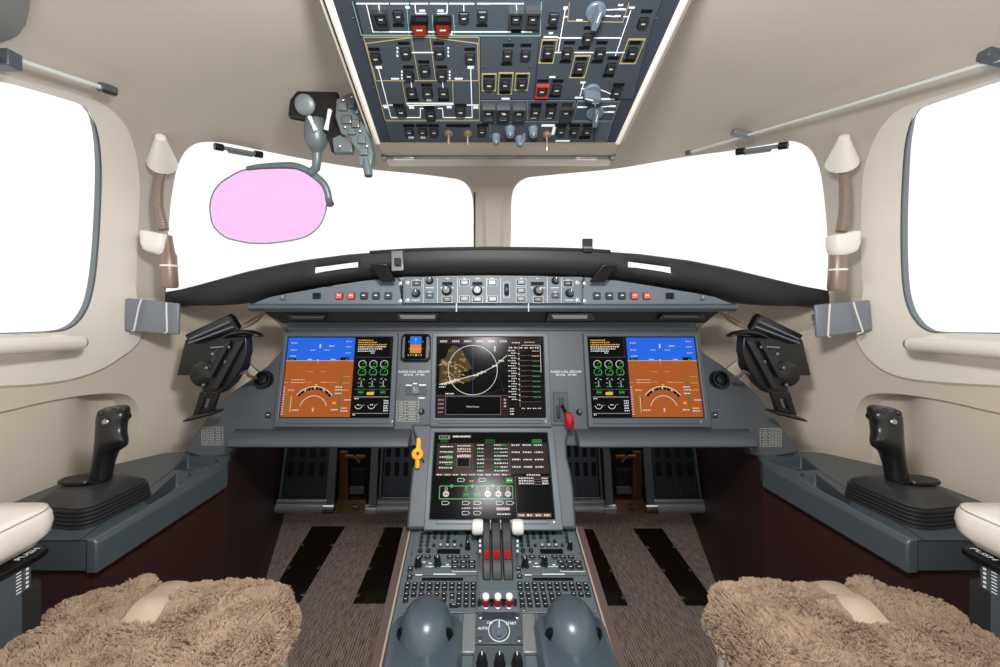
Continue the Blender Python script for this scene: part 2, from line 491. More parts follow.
# overhead pod sides run up to the headliner
mb = MB().use(m_ceil)
for sgn, x in ((-1, -.262), (1, .262)):
    pts = [V((x, .88, CZ + .335)), V((x, .25, CZ + .335 + .339 * .63)), V((x, .25, CZ + .6)), V((x, .88, CZ + .6))]
    mb.prism(pts, (sgn * .004, 0, 0))
tag(mb.build('trim_5'), kind='structure')
# centre post cover
mb = MB().use(m_ceil)
L0, R0 = [], []
for y in (186, 196, 210, 225, 240, 256):
    wd = 0 if y > 205 else (205 - y) * .12
    L0.append(S(483 - wd, y, .002)); R0.append(S(503 + wd, y, .002))
n = len(L0)
rings = []
for l, r in zip(L0, R0):
    m = (l + r) / 2; nn = snorm(m) * .012 * min(1, max(0, (L0.index(l)) / 2))
    rings.append([l, l * .85 + r * .15 + nn, l * .15 + r * .85 + nn, r])
mb.loft(rings, closed=False)
tag(mb.build('trim_6', recalc=False, smooth=25), kind='structure')
mb = MB().use(m_black); mb.tube([S(474.6, y, .002) for y in (192, 205, 220, 235, 256)], .0028, 8); tag(mb.build('trim_15'), kind='structure')
# glareshield deck below the windshield
mb = MB().use(m_hood)
top = []
for px in range(190, 811, 20):
    D0 = 1.12; pass
mb.prism([V((-.72, 1.165, 1.045)), V((.66, 1.165, 1.045)), V((.66, 1.2, 1.045)), V((.52, 1.33, 1.045)), V((.3, 1.40, 1.045)), V((-.36, 1.40, 1.045)), V((-.58, 1.33, 1.045)), V((-.72, 1.2, 1.045))], (0, 0, -.03))
tag(mb.build('trim_16', bevel=.003), kind='structure')
# ------------------------------------------------------------------ shared control templates (unit sized, z up from the panel)
def tmpl_button(name, m_body, m_face, m_txt=None, glow=None):
    mb = MB().use(m_body)
    a = rrect(1, 1, .12, 2); b = rrect(.86, .86, .10, 2)
    mb.loft([a, [p + V((0, 0, .55)) for p in a], [p + V((0, 0, .7)) for p in b]])
    mb.use(m_face); c = rrect(.80, .80, .08, 2)
    mb.loft([[p + V((0, 0, .62)) for p in c], [p + V((0, 0, 1)) for p in c]])
    if m_txt:
        mb.use(m_txt); mb.box((0, .06, 1.0), (.38, .11, .06))
    return mb.mesh(name, smooth=0)
m_face = mat('button_face', (34, 36, 38), .35)
m_face2 = mat('button_face_dim', (26, 28, 30), .3)
m_leg = mat('button_legend', (170, 174, 172), .5)
m_face_l = mat('key_face', (52, 58, 62), .4)
T_BTN = tmpl_button('button', m_black, m_face, m_leg)
T_RED = tmpl_button('button', m_black, m_redl, m_leg)
T_KEY = tmpl_button('key', m_black, m_face, m_wline)
T_BAR = MB().use(m_blackg).box((0, 0, .5), (1, 1, 1)).mesh('indicator', smooth=0)
T_READ = MB().use(m_readout).box((0, 0, .5), (1, 1, 1)).mesh('readout', smooth=0)
def tmpl_frame(name, m, t=.12):
    mb = MB().use(m)
    for c, sz in (((-.5 + t / 2, 0, .5), (t, 1, 1)), ((.5 - t / 2, 0, .5), (t, 1, 1)), ((0, .5 - t / 2, .5), (1 - 2 * t, t, 1)), ((0, -.5 + t / 2, .5), (1 - 2 * t, t, 1))):
        mb.box(c, sz)
    return mb.mesh(name, smooth=0)
T_FY = tmpl_frame('outline_frame', m_yline, .055)
T_FW = tmpl_frame('outline_frame', m_wline, .06)
T_GUARD = tmpl_frame('guard', m_steel, .13)
T_GUARDR = tmpl_frame('guard', mat('guard_red', (150, 42, 38), .4), .09)
def tmpl_knob(name, m, m2, pointer=True, flutes=12):
    mb = MB().use(m)
    seg = flutes * 4
    def ring(r, z, fl): return [V(((r + fl * math.cos(flutes * 2 * math.pi * k / seg)) * math.cos(2 * math.pi * k / seg), (r + fl * math.cos(flutes * 2 * math.pi * k / seg)) * math.sin(2 * math.pi * k / seg), z)) for k in range(seg)]
    mb.loft([ring(.5, 0, 0), ring(.5, .1, 0), ring(.43, .14, .0), ring(.40, .2, .02), ring(.38, .85, .02), ring(.33, 1, 0)])
    if pointer:
        mb.use(m2); mb.box((0, .2, 1.0), (.07, .28, .04))
    return mb.mesh(name, smooth=45)
T_KNOB = tmpl_knob('knob', m_black, m_wline)
m_kn = mat('grey_knob', (86, 98, 108), .35)
T_KNOBG = tmpl_knob('knob', m_kn, m_wline)
def tmpl_toggle(name, mbase, mlev, tip):
    mb = MB().use(mbase)
    mb.lathe([(.5, 0), (.5, .12), (.36, .2), (.2, .3)], Matrix.Identity(4), 14)
    mb.use(mlev); mb.tube([(0, 0, .2), (0, -.18, .7), (0, -.4, 1.15)], [.09, .12, .16], 10)
    mb.use(tip); mb.tube([(0, -.4, 1.15), (0, -.48, 1.35)], [.17, .13], 10)
    return mb.mesh(name)
T_TOG = tmpl_toggle('toggle_switch', m_bronze, m_bronze, m_bronze)
T_TOGS = tmpl_toggle('toggle_switch', m_steel, m_steel, m_chrome)
def tmpl_selector(name):
    mb = MB().use(m_kn)
    mb.lathe([(.5, 0), (.5, .15), (.46, .2)], Matrix.Identity(4), 28)
    mb.prism([V((-.13, -.48, .2)), V((.13, -.48, .2)), V((.17, 0, .2)), V((.09, .5, .2)), V((-.09, .5, .2)), V((-.17, 0, .2))], (0, 0, .7))
    mb.use(m_wline); mb.box((0, .22, .91), (.05, .5, .03))
    return mb.mesh(name, smooth=30)
T_SEL = tmpl_selector('selector_knob')
def tmpl_screw():
    mb = MB().use(m_steel); mb.lathe([(.5, 0), (.5, .3), (.35, .5)], Matrix.Identity(4), 12)
    return mb.mesh('screw', smooth=30)
T_SCREW = tmpl_screw()

def put(pl, name, tm, parent, px, py, w, h, d, lift=0, rot=0, label=None):
    c, ww, hh = pl.box(px, py, w, h, lift)
    return part(name, tm, parent, pl.M(c, rot, (ww, hh, d)), label)
def puts(pl, name, tm, parent, px, py, w, d, lift=0, rot=0, label=None):
    """round template: w pixels across, true circle on the panel"""
    c, ww, hh = pl.box(px, py, w, w, lift)
    return part(name, tm, parent, pl.M(c, rot, (ww, ww, d)), label)
def stroke(mb, pl, pts, wpx, lift=.0006, th=.0006):
    """a thin painted line on a panel through pixel points"""
    for a, b in zip(pts[:-1], pts[1:]):
        p, q = pl.at(*a, lift), pl.at(*b, lift)
        d = (q - p); l = d.length
        if l < 1e-6: continue
        d /= l; s = pl.n.cross(d) * (wpx * .5 * p.y / F)
        e = d * (wpx * .25 * p.y / F)
        mb.prism([p - e - s, q + e - s, q + e + s, p - e + s], pl.n * th)

# ------------------------------------------------------------------ overhead panel
ov = thing('overhead_panel', 'dark navy overhead switch panel set into the ceiling between the windshields', 'control panel', OP.at(497, 80))
mb = MB().use(m_overd)
a, b, c, d = OP.at(377.5, 143), OP.at(618, 143), OP.at(682, 0), OP.at(331, 0)
dn = (d - a); c2 = b + dn * 1.55; d2 = a + dn * 1.55
mb.prism([a, b, c2 + (c - b - dn) * 1.55, d2], OP.n * -.05)
mb.build('housing', ov, bevel=.003)
def A(u, v): return (330 + u / 4.444, v / 4.444)
def B(u, v): return (500 + u / 4.447, v / 4.447)
def slab(poly, name, m, d=.003):
    mb = MB().use(m); mb.prism([OP.at(*p) for p in poly], OP.n * d); return mb.build(name, ov, bevel=.001)
slab([A(98, -60), A(148, 150), B(180, 152), B(184, -60)], 'module_plate', m_over)
slab([A(142, 154), A(244, 532), A(668, 532), A(664, 154)], 'module_plate', m_over)
slab([A(668, 154), A(668, 438), B(150, 436), B(172, 154)], 'module_plate', m_over)
slab([B(188, -60), B(156, 436), B(590, 436), B(672, 120), B(740, -60)], 'module_plate', m_over)
slab([A(668, 442), A(668, 530), B(318, 535), B(338, 442)], 'module_plate', m_over)
slab([B(342, 442), B(322, 535), B(505, 535), B(540, 442)], 'module_plate', m_over)
slab([A(246, 537), A(268, 624), B(40, 628), B(418, 628), B(418, 537)], 'module_plate', m_over)
slab([B(420, 537), B(420, 628), B(470, 628), B(500, 537)], 'module_plate', m_slate)
LF = .003
bw = 10
def obtn(q, w=bw, h=10, t=None, d=.0055): return put(OP, 'button', t or T_BTN, ov, q[0], q[1], w, h, d, LF)
def obar(q, w=11, h=2.8): return put(OP, 'indicator', T_BAR, ov, q[0], q[1], w, h, .0012, LF)
for u, v in ((228, 72), (305, 60), (595, 68), (677, 60), (205, 250), (338, 226), (487, 226), (623, 250), (423, 304), (352, 327), (497, 327), (365, 405), (435, 405), (505, 405), (317, 489), (448, 503), (580, 489)):
    obtn(A(u, v))
for u, v in ((353, 578), (412, 578), (463, 578), (675, 576)): obtn(A(u, v), 8.5, 6.5)
for u, v in ((400, 102), (503, 102)): put(OP, 'button', T_RED, ov, *A(u, v + 3), 15.5, 11, .012, LF, label='red lit guarded push button'); put(OP, 'guard', T_BAR, ov, *A(u, v - 31), 17, 4, .012, LF)
for u, v in ((305, 104), (675, 104), (197, 211), (328, 184), (483, 184), (622, 211), (418, 267), (350, 290), (497, 290), (430, 370), (372, 437), (505, 437), (305, 461), (440, 471), (580, 461), (350, 551), (408, 551), (460, 551), (678, 551)): obar(A(u, v), 11, 2.7)
put(OP, 'indicator', T_BAR, ov, *A(570, 551), 24, 2.6, .0012, LF)
for u, v in ((527, 588), (612, 588)): puts(OP, 'toggle_switch', T_TOG, ov, *A(u, v), 9, .016, LF, label='bronze toggle switch')
# guarded switches and framed buttons
for q in (A(228, 72), B(70, 72), B(145, 72)): put(OP, 'guard', T_GUARD, ov, *q, 14.5, 15.5, .008, LF)
for u, v in ((70, 72), (145, 72), (237, 70), (633, 92), (388, 162), (212, 223), (297, 226), (443, 226), (585, 226), (352, 294), (490, 294), (33, 236), (112, 236), (22, 368), (97, 366), (185, 396), (250, 390), (515, 404), (157, 490), (225, 490), (292, 492), (15, 492), (83, 495)): obtn(B(u, v), 9.6, 9.6)
for u, v in ((270, 576), (328, 578), (385, 578)): obtn(B(u, v), 8.5, 6.5)
obtn((489, 83)); obtn((488.3, 111))
for u, v in ((230, 116), (650, 42), (397, 116), (373, 205), (215, 182), (207, 263), (308, 182), (290, 266), (452, 182), (430, 266), (600, 182), (572, 263), (362, 253), (342, 328), (503, 250), (480, 328), (37, 193), (30, 276), (115, 193), (28, 330), (97, 330), (22, 405), (190, 353), (257, 353), (243, 418), (527, 370), (160, 459), (228, 459), (298, 459), (272, 551), (332, 551), (390, 551), (375, 604)): obar(B(u, v), 11, 2.8)
for q in ((489, 74.5), (516, 29.5)): obar(q, 10, 2.6)
put(OP, 'outline_frame', T_FY, ov, 489, 81, 14.5, 17.5, .0009, LF)
for (u, v), (w, h) in (((212, 223), (15.5, 24)), ((586, 223), (17, 24)), ((354, 291), (16, 22.5)), ((24, 366), (14.5, 22)), ((97, 358), (14, 17.5))):
    put(OP, 'outline_frame', T_FY, ov, *B(u, v), w, h, .0009, LF)
put(OP, 'guard', T_GUARDR, ov, *B(186, 396), 12.5, 12, .0055, LF, label='red switch guard')
for q in (A(705, 495), A(768, 497), B(83, 497), B(15, 497), B(294, 494)): put(OP, 'guard', T_GUARD, ov, *q, 12.5, 12, .008, LF)
obtn((504, 111.5))
# rotary selectors
for q, w, r in ((B(425, 42), 20, -.1), (B(407, 397), 17, 1.3), (B(422, 494), 17, .1)): puts(OP, 'selector_knob', T_SEL, ov, *q, w, .024, LF, r, 'large grey selector knob')


for q, w in (((496, 135), 9.5), ((510, 127.5), 10.5), ((519.5, 137), 9), ((533, 127.5), 10)): puts(OP, 'knob', T_KNOBG, ov, *q, w, .018, LF, label='slate blue dimmer knob')
puts(OP, 'toggle_switch', T_TOG, ov, 546.7, 133, 9, .024, LF, label='bronze lever switch')
mb = MB().use(m_kn); p = OP.at(524, 133, LF); mb.tube([p, p + OP.n * .012, p + OP.n * .022 + V((-.006, .012, 0))], .003, 8)
mb.build('hook', ov)
for q in (A(102, 82), A(195, 392), A(688, 293), B(42, 170), B(137, 292), B(694, 82), B(567, 393)): puts(OP, 'screw', T_SCREW, ov, *q, 2.6, .002, 0 if q[0] < 380 or q[0] > 620 else LF)
# painted lines
mb = MB().use(m_wline)
K = [A(x, 8) for x in (118, 260, 270, 350, 360, 435, 445, 520, 530, 640, 655, 800)]
for i in range(0, 12, 2): mb = MB().use(m_wline); stroke(mb, OP, [K[i], K[i + 1]], 1.1, LF + .0004); mb.build('white_line_marking', ov, smooth=0)
for ln in ([B(-40, 8), B(105, 8)], [A(162, 8), A(192, 134), A(560, 134)], [A(560, 134), B(140, 134)], [A(218, 8), A(220, 40)], [A(378, 8), A(382, 52), A(425, 52)], [A(522, 8), A(520, 52), A(478, 52)], [A(594, 8), A(595, 40)], [A(215, 296), A(272, 516), A(402, 516), A(402, 475), A(415, 475)], [A(625, 296), A(632, 516), A(503, 516), A(500, 475), A(480, 475)], [A(365, 226), A(460, 226)], [A(235, 462), A(282, 460)], [A(345, 462), A(548, 458)], [A(610, 460), A(660, 460)], [A(340, 452), A(548, 452)], [A(360, 350), A(364, 385)], [A(500, 350), A(503, 385)],
           [B(290, 30), B(258, 224)], [B(258, 161), B(360, 161)], [B(418, 161), B(535, 161)], [B(580, 40), B(512, 240)], [B(245, 226), B(270, 226)], [B(330, 226), B(415, 226)], [B(472, 226), B(552, 226)], [B(284, 66), B(300, 66)], [B(548, 66), B(566, 66)], [B(72, 14), B(75, 40)], [B(464, 36), B(520, 34)], [B(464, 62), B(510, 66)],
           [B(355, 420), B(372, 360)], [B(445, 392), B(468, 400), B(490, 410)], [B(360, 388), B(375, 388)], [B(422, 455), B(424, 478)], [B(445, 470), B(490, 465)], [B(445, 492), B(505, 492)]):
    mb = MB().use(m_wline); stroke(mb, OP, ln, .85, LF + .0004); mb.build('white_line_marking', ov, smooth=0)
mb = MB().use(m_wline)
for q, w, h in ((A(218, 292), 6, 2.6), (A(625, 292), 6, 2.6), (A(440, 437), 5, 2.2), (A(410, 40), 6, 1.6), (A(492, 40), 6, 1.6), (A(235, 112), 9, 2.6), (A(360, 604), 5, 2), (A(413, 604), 5, 2), (A(345, 25), 4, 2), (A(525, 145), 9, 1.2), (A(290, 343), 8, 1.2), (A(572, 343), 8, 1.2), (A(780, 432), 8, 1.4), (A(453, 525), 4, 1.4), (B(213, 552), 13, 2), (B(225, 157), 14, 1.2), (B(226, 140), 4, 1.5), (B(70, 113), 11, 2), (B(148, 113), 11, 2), (B(352, 82), 6, 1.2), (B(535, 15), 5, 1.4), (B(540, 34), 8, 1.4), (B(522, 64), 6, 1.2), (B(585, 26), 6, 1.4), (B(290, 28), 4, 2.5), (B(232, 336), 6, 1.4), (B(368, 360), 5, 1.6), (B(350, 428), 8, 1.4), (B(478, 434), 14, 1.4), (B(395, 426), 7, 1.2), (B(425, 452), 7, 1.4), (B(500, 466), 6, 1.4), (B(492, 492), 7, 1.2), (B(150, 518), 5, 1.4), (B(218, 518), 5, 1.4), (B(290, 517), 9, 1.6), (B(10, 518), 10, 2), (B(82, 520), 9, 2), (B(278, 621), 14, 1.2), (B(365, 470), 10, 1.2), (B(238, 575), 3, 8)):
    mb = MB().use(m_wline); mb.pbox(OP, *q, w, h, .0006, LF + .0002); mb.build('caption', ov, smooth=0)
mb = MB().use(m_wline)
for u in (300, 526): 
    for k in range(3): mb.pbox(OP, *A(u, 207 + 17 * k), 1.4, 1.8, .0006, LF)
for u in (320, 532): 
    for k in range(3): mb.pbox(OP, *A(u, 312 + 15 * k), 1.4, 1.8, .0006, LF)
for u, v in ((250, 470), (363, 472), (530, 470), (648, 472)): mb.pbox(OP, *A(u, v), 5, 2, .0006, LF)
mb.build('tick_marking', ov, 'small white tick marks', smooth=0)
mb = MB().use(m_yline)
for ln in ([A(150, 158), A(662, 158), A(665, 528), A(246, 528), A(150, 158)], [A(158, 186), A(362, 160)], [A(455, 160), A(660, 186)], [A(162, 190), A(206, 352), A(660, 352)], [A(660, 352), A(655, 190)], [A(362, 160), A(395, 352)], [A(445, 160), A(470, 352)], [B(308, 5), B(300, 86), B(545, 91), B(572, 5)], [A(322, 357), A(340, 457), A(548, 457), A(545, 357)]):
    mb = MB().use(m_yline); stroke(mb, OP, ln, .7, LF + .0003); mb.build('ochre_line_marking', ov, 'thin ochre outline line', smooth=0)
mb = MB().use(m_tline)
for ln in ([A(100, 0), A(140, 149), B(178, 152), B(184, 0)], [A(340, 5), A(352, 149)], [A(455, 60), A(460, 149)], [A(548, 60), A(555, 149)]): stroke(mb, OP, ln, .7, LF + .0003)
mb.use(m_slate_l)
for ln in ([A(668, 441), B(335, 441), B(318, 535), A(250, 534)], [B(122, 445), B(122, 530)], [B(344, 446), B(528, 446), B(500, 532), B(322, 532), B(344, 446)], [B(318, 535), B(496, 535), B(472, 628)], [A(712, 540), A(712, 620)]): stroke(mb, OP, ln, .8, LF + .0003)
mb.build('pale_line_marking', ov, smooth=0)

# slim dark rail under the overhead panel
rail = thing('visor_rail', 'dark slim rail with metal clip blocks just below the overhead panel', 'rail', U(498, 157, 1.0))
mb = MB().use(m_alu); mb.tube([U(386, 157.2, 1.005), U(612, 157.2, 1.005)], .0045, 10); mb.build('rod', rail)
for x in (404, 586):
    mb = MB().use(m_chrome); mb.box(U(x, 157.8, 1.002), (.05, .014, .008)); mb.build('clip_block', rail, bevel=.002)
for x in (384, 612.5):
    mb = MB().use(m_alu); mb.box(U(x, 157.5, 1.0), (.012, .016, .014)); mb.build('bracket', rail, bevel=.002)
# ------------------------------------------------------------------ instrument panel
MP = Plane((0, 1.15, .919), (0, -1, .244))
ip = thing('instrument_panel', 'grey main instrument panel holding the three upper displays under the black glareshield', 'instrument panel', MP.at(493, 440))
mb = MB().use(m_panel)
outl = [(288, 321.5), (696, 321.5), (698, 331), (701, 351), (722, 365), (743, 381), (760, 398), (777, 420), (800, 452), (770, 458), (752, 455), (748, 446), (236, 446), (229, 455), (205, 458), (184, 452), (195.6, 434), (207, 418), (219.6, 403), (235, 390), (251, 379), (268, 365), (283, 350), (287, 334)]
mb.prism([MP.at(*p) for p in outl], MP.n * -.03)
mb.build('face_plate', ip, bevel=.004)
mb = MB().use(m_panel)      # raised strip above the displays
mb.prism([MP.at(*p) for p in ((289, 322), (695, 322), (696, 331), (288, 331))], MP.n * .004); mb.build('upper_strip', ip, bevel=.002)
mb = MB().use(m_hood)
mb.prism([U(264, 308, 1.16), U(722, 308, 1.16), U(706, 323, 1.165), U(281, 323, 1.165)], (0, .02, 0)); mb.build('recess_panel', ip, bevel=.002)
for x0, x1, y0, y1, dx in ((396, 440, 312.5, 321, 3), (548, 592, 312.5, 321, -3), (288, 328, 314.5, 320, 3), (660, 702, 314, 319.5, -3)):
    mb = MB().use(m_black); c = U((x0 + x1) / 2, (y0 + y1) / 2, 1.152)
    mb.prism([U(x0, y0, 1.158), U(x1, y0, 1.158), U(x1 - dx, y1, 1.158), U(x0 + dx, y1, 1.158)], (0, -.01, 0))
    mb.use(m_steel if x0 > 390 and x0 < 600 else m_alu); mb.prism([U(x0 + 3, y0 + 2, 1.147), U(x1 - 4, y0 + 2, 1.147), U(x1 - 5, y1 - 2, 1.147), U(x0 + 5, y1 - 2, 1.147)], (0, -.003, 0))
    mb.build('air_outlet', ip, bevel=.001)
# lower lip over the footwells
for x0, x1 in ((235, 411), (576, 749)):
    a0, a1 = U(x0, 431, 1.075), U(x1, 431, 1.075); b0 = U(x0, 448, 1.045); b1 = U(x1, 448, 1.045)
    mb = MB().use(m_panel)
    def sec(p, q):
        return [p, p + V((0, -.022, -.004)), p + V((0, -.034, -.016)), V((p.x, q.y - .01, q.z + .006)), q + V((0, .0, 0)), q + V((0, .06, 0)), p + V((0, .05, 0))]
    mb.loft([sec(a0, V((a0.x, b0.y, b0.z))), sec(a1, V((a1.x, b1.y, b1.z)))])
    mb.build('lower_lip', ip, bevel=.003)
mb = MB().use(m_black)
for x0, x1 in ((236, 410), (577, 748)): mb.pbox(MP, (x0 + x1) / 2, 430.2, x1 - x0, 2.4, .002)
mb.build('lip_slot', ip)
mb = MB().use(m_dark); mb.box((0, 1.6, .672), (1.28, 1.0, .02)); mb.build('light_block_plate', ip)  # unseen plate added to keep window light out of the footwells
# cheek placards
def placard(pl, px, py, w, h, cols, rows, parent, lw=.6, name='placard', lift=.0005):
    mb = MB().use(m_dim)
    for c in cols: stroke(mb, pl, [(px - w / 2 + w * c, py - h / 2), (px - w / 2 + w * c, py + h / 2)], lw, lift)
    for r in rows: stroke(mb, pl, [(px - w / 2, py - h / 2 + h * r), (px + w / 2, py - h / 2 + h * r)], lw, lift)
    rr = random.Random(3)
    for i in range(len(rows) - 1):
        for j in range(len(cols) - 1):
            mb.pbox(pl, px - w / 2 + w * (cols[j] + cols[j + 1]) / 2, py - h / 2 + h * (rows[i] + rows[i + 1]) / 2, w * (cols[j + 1] - cols[j]) * rr.uniform(.4, .7), h / len(rows) * .32, .0005, lift)
    return mb.build(name, parent, 'grid of fine white lettering', smooth=0)
placard(MP, 212.5, 436, 21, 18, (0, .25, .55, 1), (0, .2, .4, .6, .8, 1), ip)
placard(MP, 770.5, 437.5, 21, 18, (0, .45, .75, 1), (0, .2, .4, .6, .8, 1), ip)
# round air gaspers, square sensors
for x in (265.5, 717.5):
    q = MP.at(x, 379.5)
    mb = MB().use(m_black)
    mb.lathe([(.023, 0), (.023, .014), (.021, .019), (.017, .019), (.015, .008), (.011, .008), (.010, .016), (.004, .017), (.001, .017)], MP.M(q), 28)
    o = mb.build('gasper', ip)
    put(MP, 'sensor', T_KEY, ip, 268.5 if x < 400 else 714.5, 415, 6, 6, .004)
# red gear-style lever and its slot plate
mb = MB().use(m_overd); mb.pbox(MP, 560.7, 406.5, 14.5, 29, .004); mb.use(m_black); mb.pbox(MP, 561, 403, 5, 9, .006); mb.pbox(MP, 558, 412, 3.2, 12, .010)
mb.build('lever_gate', ip, bevel=.001)
lv = thing('red_knob_lever', 'lever with translucent red knob between the map display and the display beside it', 'lever', MP.at(563, 405))
mb = MB().use(m_black); mb.tube([MP.at(562, 406, .004), MP.at(563.5, 412, .03), MP.at(564.5, 417, .05)], [.004, .004, .0045], 10); mb.build('shaft', lv)
mb = MB().use(mat('red_knob', (150, 18, 24), .12)); q = MP.at(565.2, 419.5, .052)
M = Matrix.Translation(q) @ Matrix.Rotation(math.radians(-8), 4, 'Y')
mb.lathe([(.002, .021), (.008, .019), (.0115, .010), (.012, 0), (.0115, -.008), (.009, -.018), (.004, -.022), (.001, -.0225)], M, 20); mb.build('knob', lv, 'glossy red knob')
puts(MP, 'knob', T_KNOB, ip, 579, 412.3, 6, .012); puts(MP, 'knob', T_KNOB, ip, 421.6, 411.6, 6, .012)
# centre strip captions and small selector
mb = MB().use(m_wline)
def ptext(mb, pl, body, px, py, hpx, bold=.0, lift=.0007, align='CENTER'):
    c = pl.at(px, py, lift); text_mesh(mb, body, pl.M(c), hpx * c.y / F * 1.2, align, bold)
for x in (414, 566):
    ptext(mb, MP, 'RADIO CALL GROUPS', x, 371.8, 2.6); ptext(mb, MP, 'OE-LNL   HY-BN', x, 374.8, 2.4)
for q, w in (((415, 383.6), 4), ((409, 385.2), 6), ((422.5, 385), 7), ((407, 393), 3.5), ((421.5, 398), 6)): mb.pbox(MP, *q, w, 1.1, .0005)
mb.build('caption', ip, 'small white captions on the panel', smooth=0)
mb = MB().use(m_overd); mb.pbox(MP, 416, 391, 21, 8, .002); mb.build('selector_plate', ip, bevel=.001)
puts(MP, 'selector_knob', T_SEL, ip, 415.5, 390.5, 8, .012, .002, .5)
placard(MP, 407.8, 411.2, 22, 20, (0, .38, 1), (0, .17, .34, .5, .67, .84, 1), ip)
put(MP, 'button', T_KEY, ip, 562, 462.5, 8, 7.5, .006, .01)

# ------------------------------------------------------------------ display graphics
EM = {}
def em(rgb, s=1.0):
    k = tuple(rgb)
    if k not in EM: EM[k] = mat('screen_%02x%02x%02x' % k, rgb, .3, emit=s)
    return EM[k]
W_, G_, A_, BL, BR, GY, YE, MG = (225, 225, 225), (70, 175, 75), (235, 170, 60), (38, 104, 226), (170, 88, 38), (110, 110, 112), (225, 205, 70), (190, 120, 200)
class Gfx:
    def __init__(s, pl, c, w, h, lift): s.pl = pl; s.c = c; s.w = w; s.h = h; s.mb = MB(); s.l = lift; s.rot = 0
    def P(s, u, v, k=1): return s.c + s.pl.ex * (u - .5) * s.w + s.pl.ey * (v - .5) * s.h + s.pl.n * (s.l + .0002 * k)
    def rect(s, u0, v0, u1, v1, col, k=1):
        s.mb.use(em(col)).add([s.P(u0, v0, k), s.P(u1, v0, k), s.P(u1, v1, k), s.P(u0, v1, k)], [(0, 1, 2, 3)]); return s
    def poly(s, pts, col, k=1):
        s.mb.use(em(col)).add([s.P(u, v, k) for u, v in pts], [tuple(range(len(pts)))]); return s
    def line(s, pts, col, t=.004, k=3):
        s.mb.use(em(col)); asp = s.w / s.h
        for (a, b), (c, d) in zip(pts[:-1], pts[1:]):
            dx, dy = (c - a) * asp, d - b; l = math.hypot(dx, dy)
            if l < 1e-6: continue
            nx, ny = -dy / l * t / 2 / asp, dx / l * t / 2
            s.mb.add([s.P(a - nx, b - ny, k), s.P(c - nx, d - ny, k), s.P(c + nx, d + ny, k), s.P(a + nx, b + ny, k)], [(0, 1, 2, 3)])
        return s
    def arc(s, u, v, r, a0, a1, col, t=.004, k=3, n=28):
        asp = s.w / s.h
        return s.line([(u + r * math.cos(math.radians(a0 + (a1 - a0) * i / n)) / asp, v + r * math.sin(math.radians(a0 + (a1 - a0) * i / n))) for i in range(n + 1)], col, t, k)
    def text(s, body, u, v, h, col, align='CENTER', k=4):
        s.mb.use(em(col)); text_mesh(s.mb, body, s.pl.M(s.P(u, v, k)), h * s.h * 1.3, align); return s
    def dash(s, u, v, w, col, h=.012, k=4):
        """one word of lettering too small to read"""
        rr = random.Random(int(u * 9973 + v * 7919)); x = u
        while x < u + w:
            d = rr.uniform(.008, .02); s.rect(x, v - h / 2, min(x + d, u + w), v + h / 2 * rr.uniform(.5, 1), col, k); x += d + .006
        return s

def display(name, label, pl, quad, bez, build_g, group=None, lift=.012):
    """quad: screen pixels x0,x1,y0,y1; bez: outer frame pixels"""
    x0, x1, y0, y1 = quad; X0, X1, Y0, Y1 = bez
    t = thing(name, label, 'display', pl.at((x0 + x1) / 2, Y1), group)
    c, w, h = pl.box((x0 + x1) / 2, (y0 + y1) / 2, x1 - x0, y1 - y0)
    C, W2, H2 = pl.box((X0 + X1) / 2, (Y0 + Y1) / 2, X1 - X0, Y1 - Y0)
    def loc(p): d = p - c; return d.dot(pl.ex), d.dot(pl.ey)
    ox, oy = loc(C)
    mb = MB().use(mat('display_bezel', (66, 75, 81), .4))
    outer = [V((ox + a * W2 / 2, oy + b * H2 / 2, 0)) for a, b in ((-1, -1), (1, -1), (1, 1), (-1, 1))]
    inner = [V((a * w * 1.0 / 2, b * h / 2, 0)) for a, b in ((-1, -1), (1, -1), (1, 1), (-1, 1))]
    T = pl.M(c)
    def R(pts, z, sc=1): return [T @ V((p.x * sc, p.y * sc, z)) for p in pts]
    inn2 = [p * 1.015 for p in inner]
    mb.loft([R(outer, 0), R(outer, lift + .004), R(inn2, lift + .004), R(inner, lift - .001)], caps=False)
    o = mb.build('bezel', t, bevel=.0015)
    mb = MB().use(m_scr); mb.prism(R(inner, lift - .002), pl.n * .0015); sc = mb.build('screen', t)
    # grip bar along the lower edge
    mb = MB().use(m_slate); yb = (y1 + Y1) / 2 + .5
    mb.pbox(pl, (X0 + X1) / 2, yb, (X1 - X0) * .86, (Y1 - y1) * .38, .003, lift + .004); mb.build('lower_bar', t, bevel=.001)
    for xx in (X1 - 4,): puts(pl, 'screw', T_SCREW, t, xx, yb, 2.6, .002, lift + .004)
    g = Gfx(pl, c, w * .985, h * .985, lift)
    build_g(g)
    g.mb.build('screen_graphics', sc, smooth=0, recalc=False)
    return t

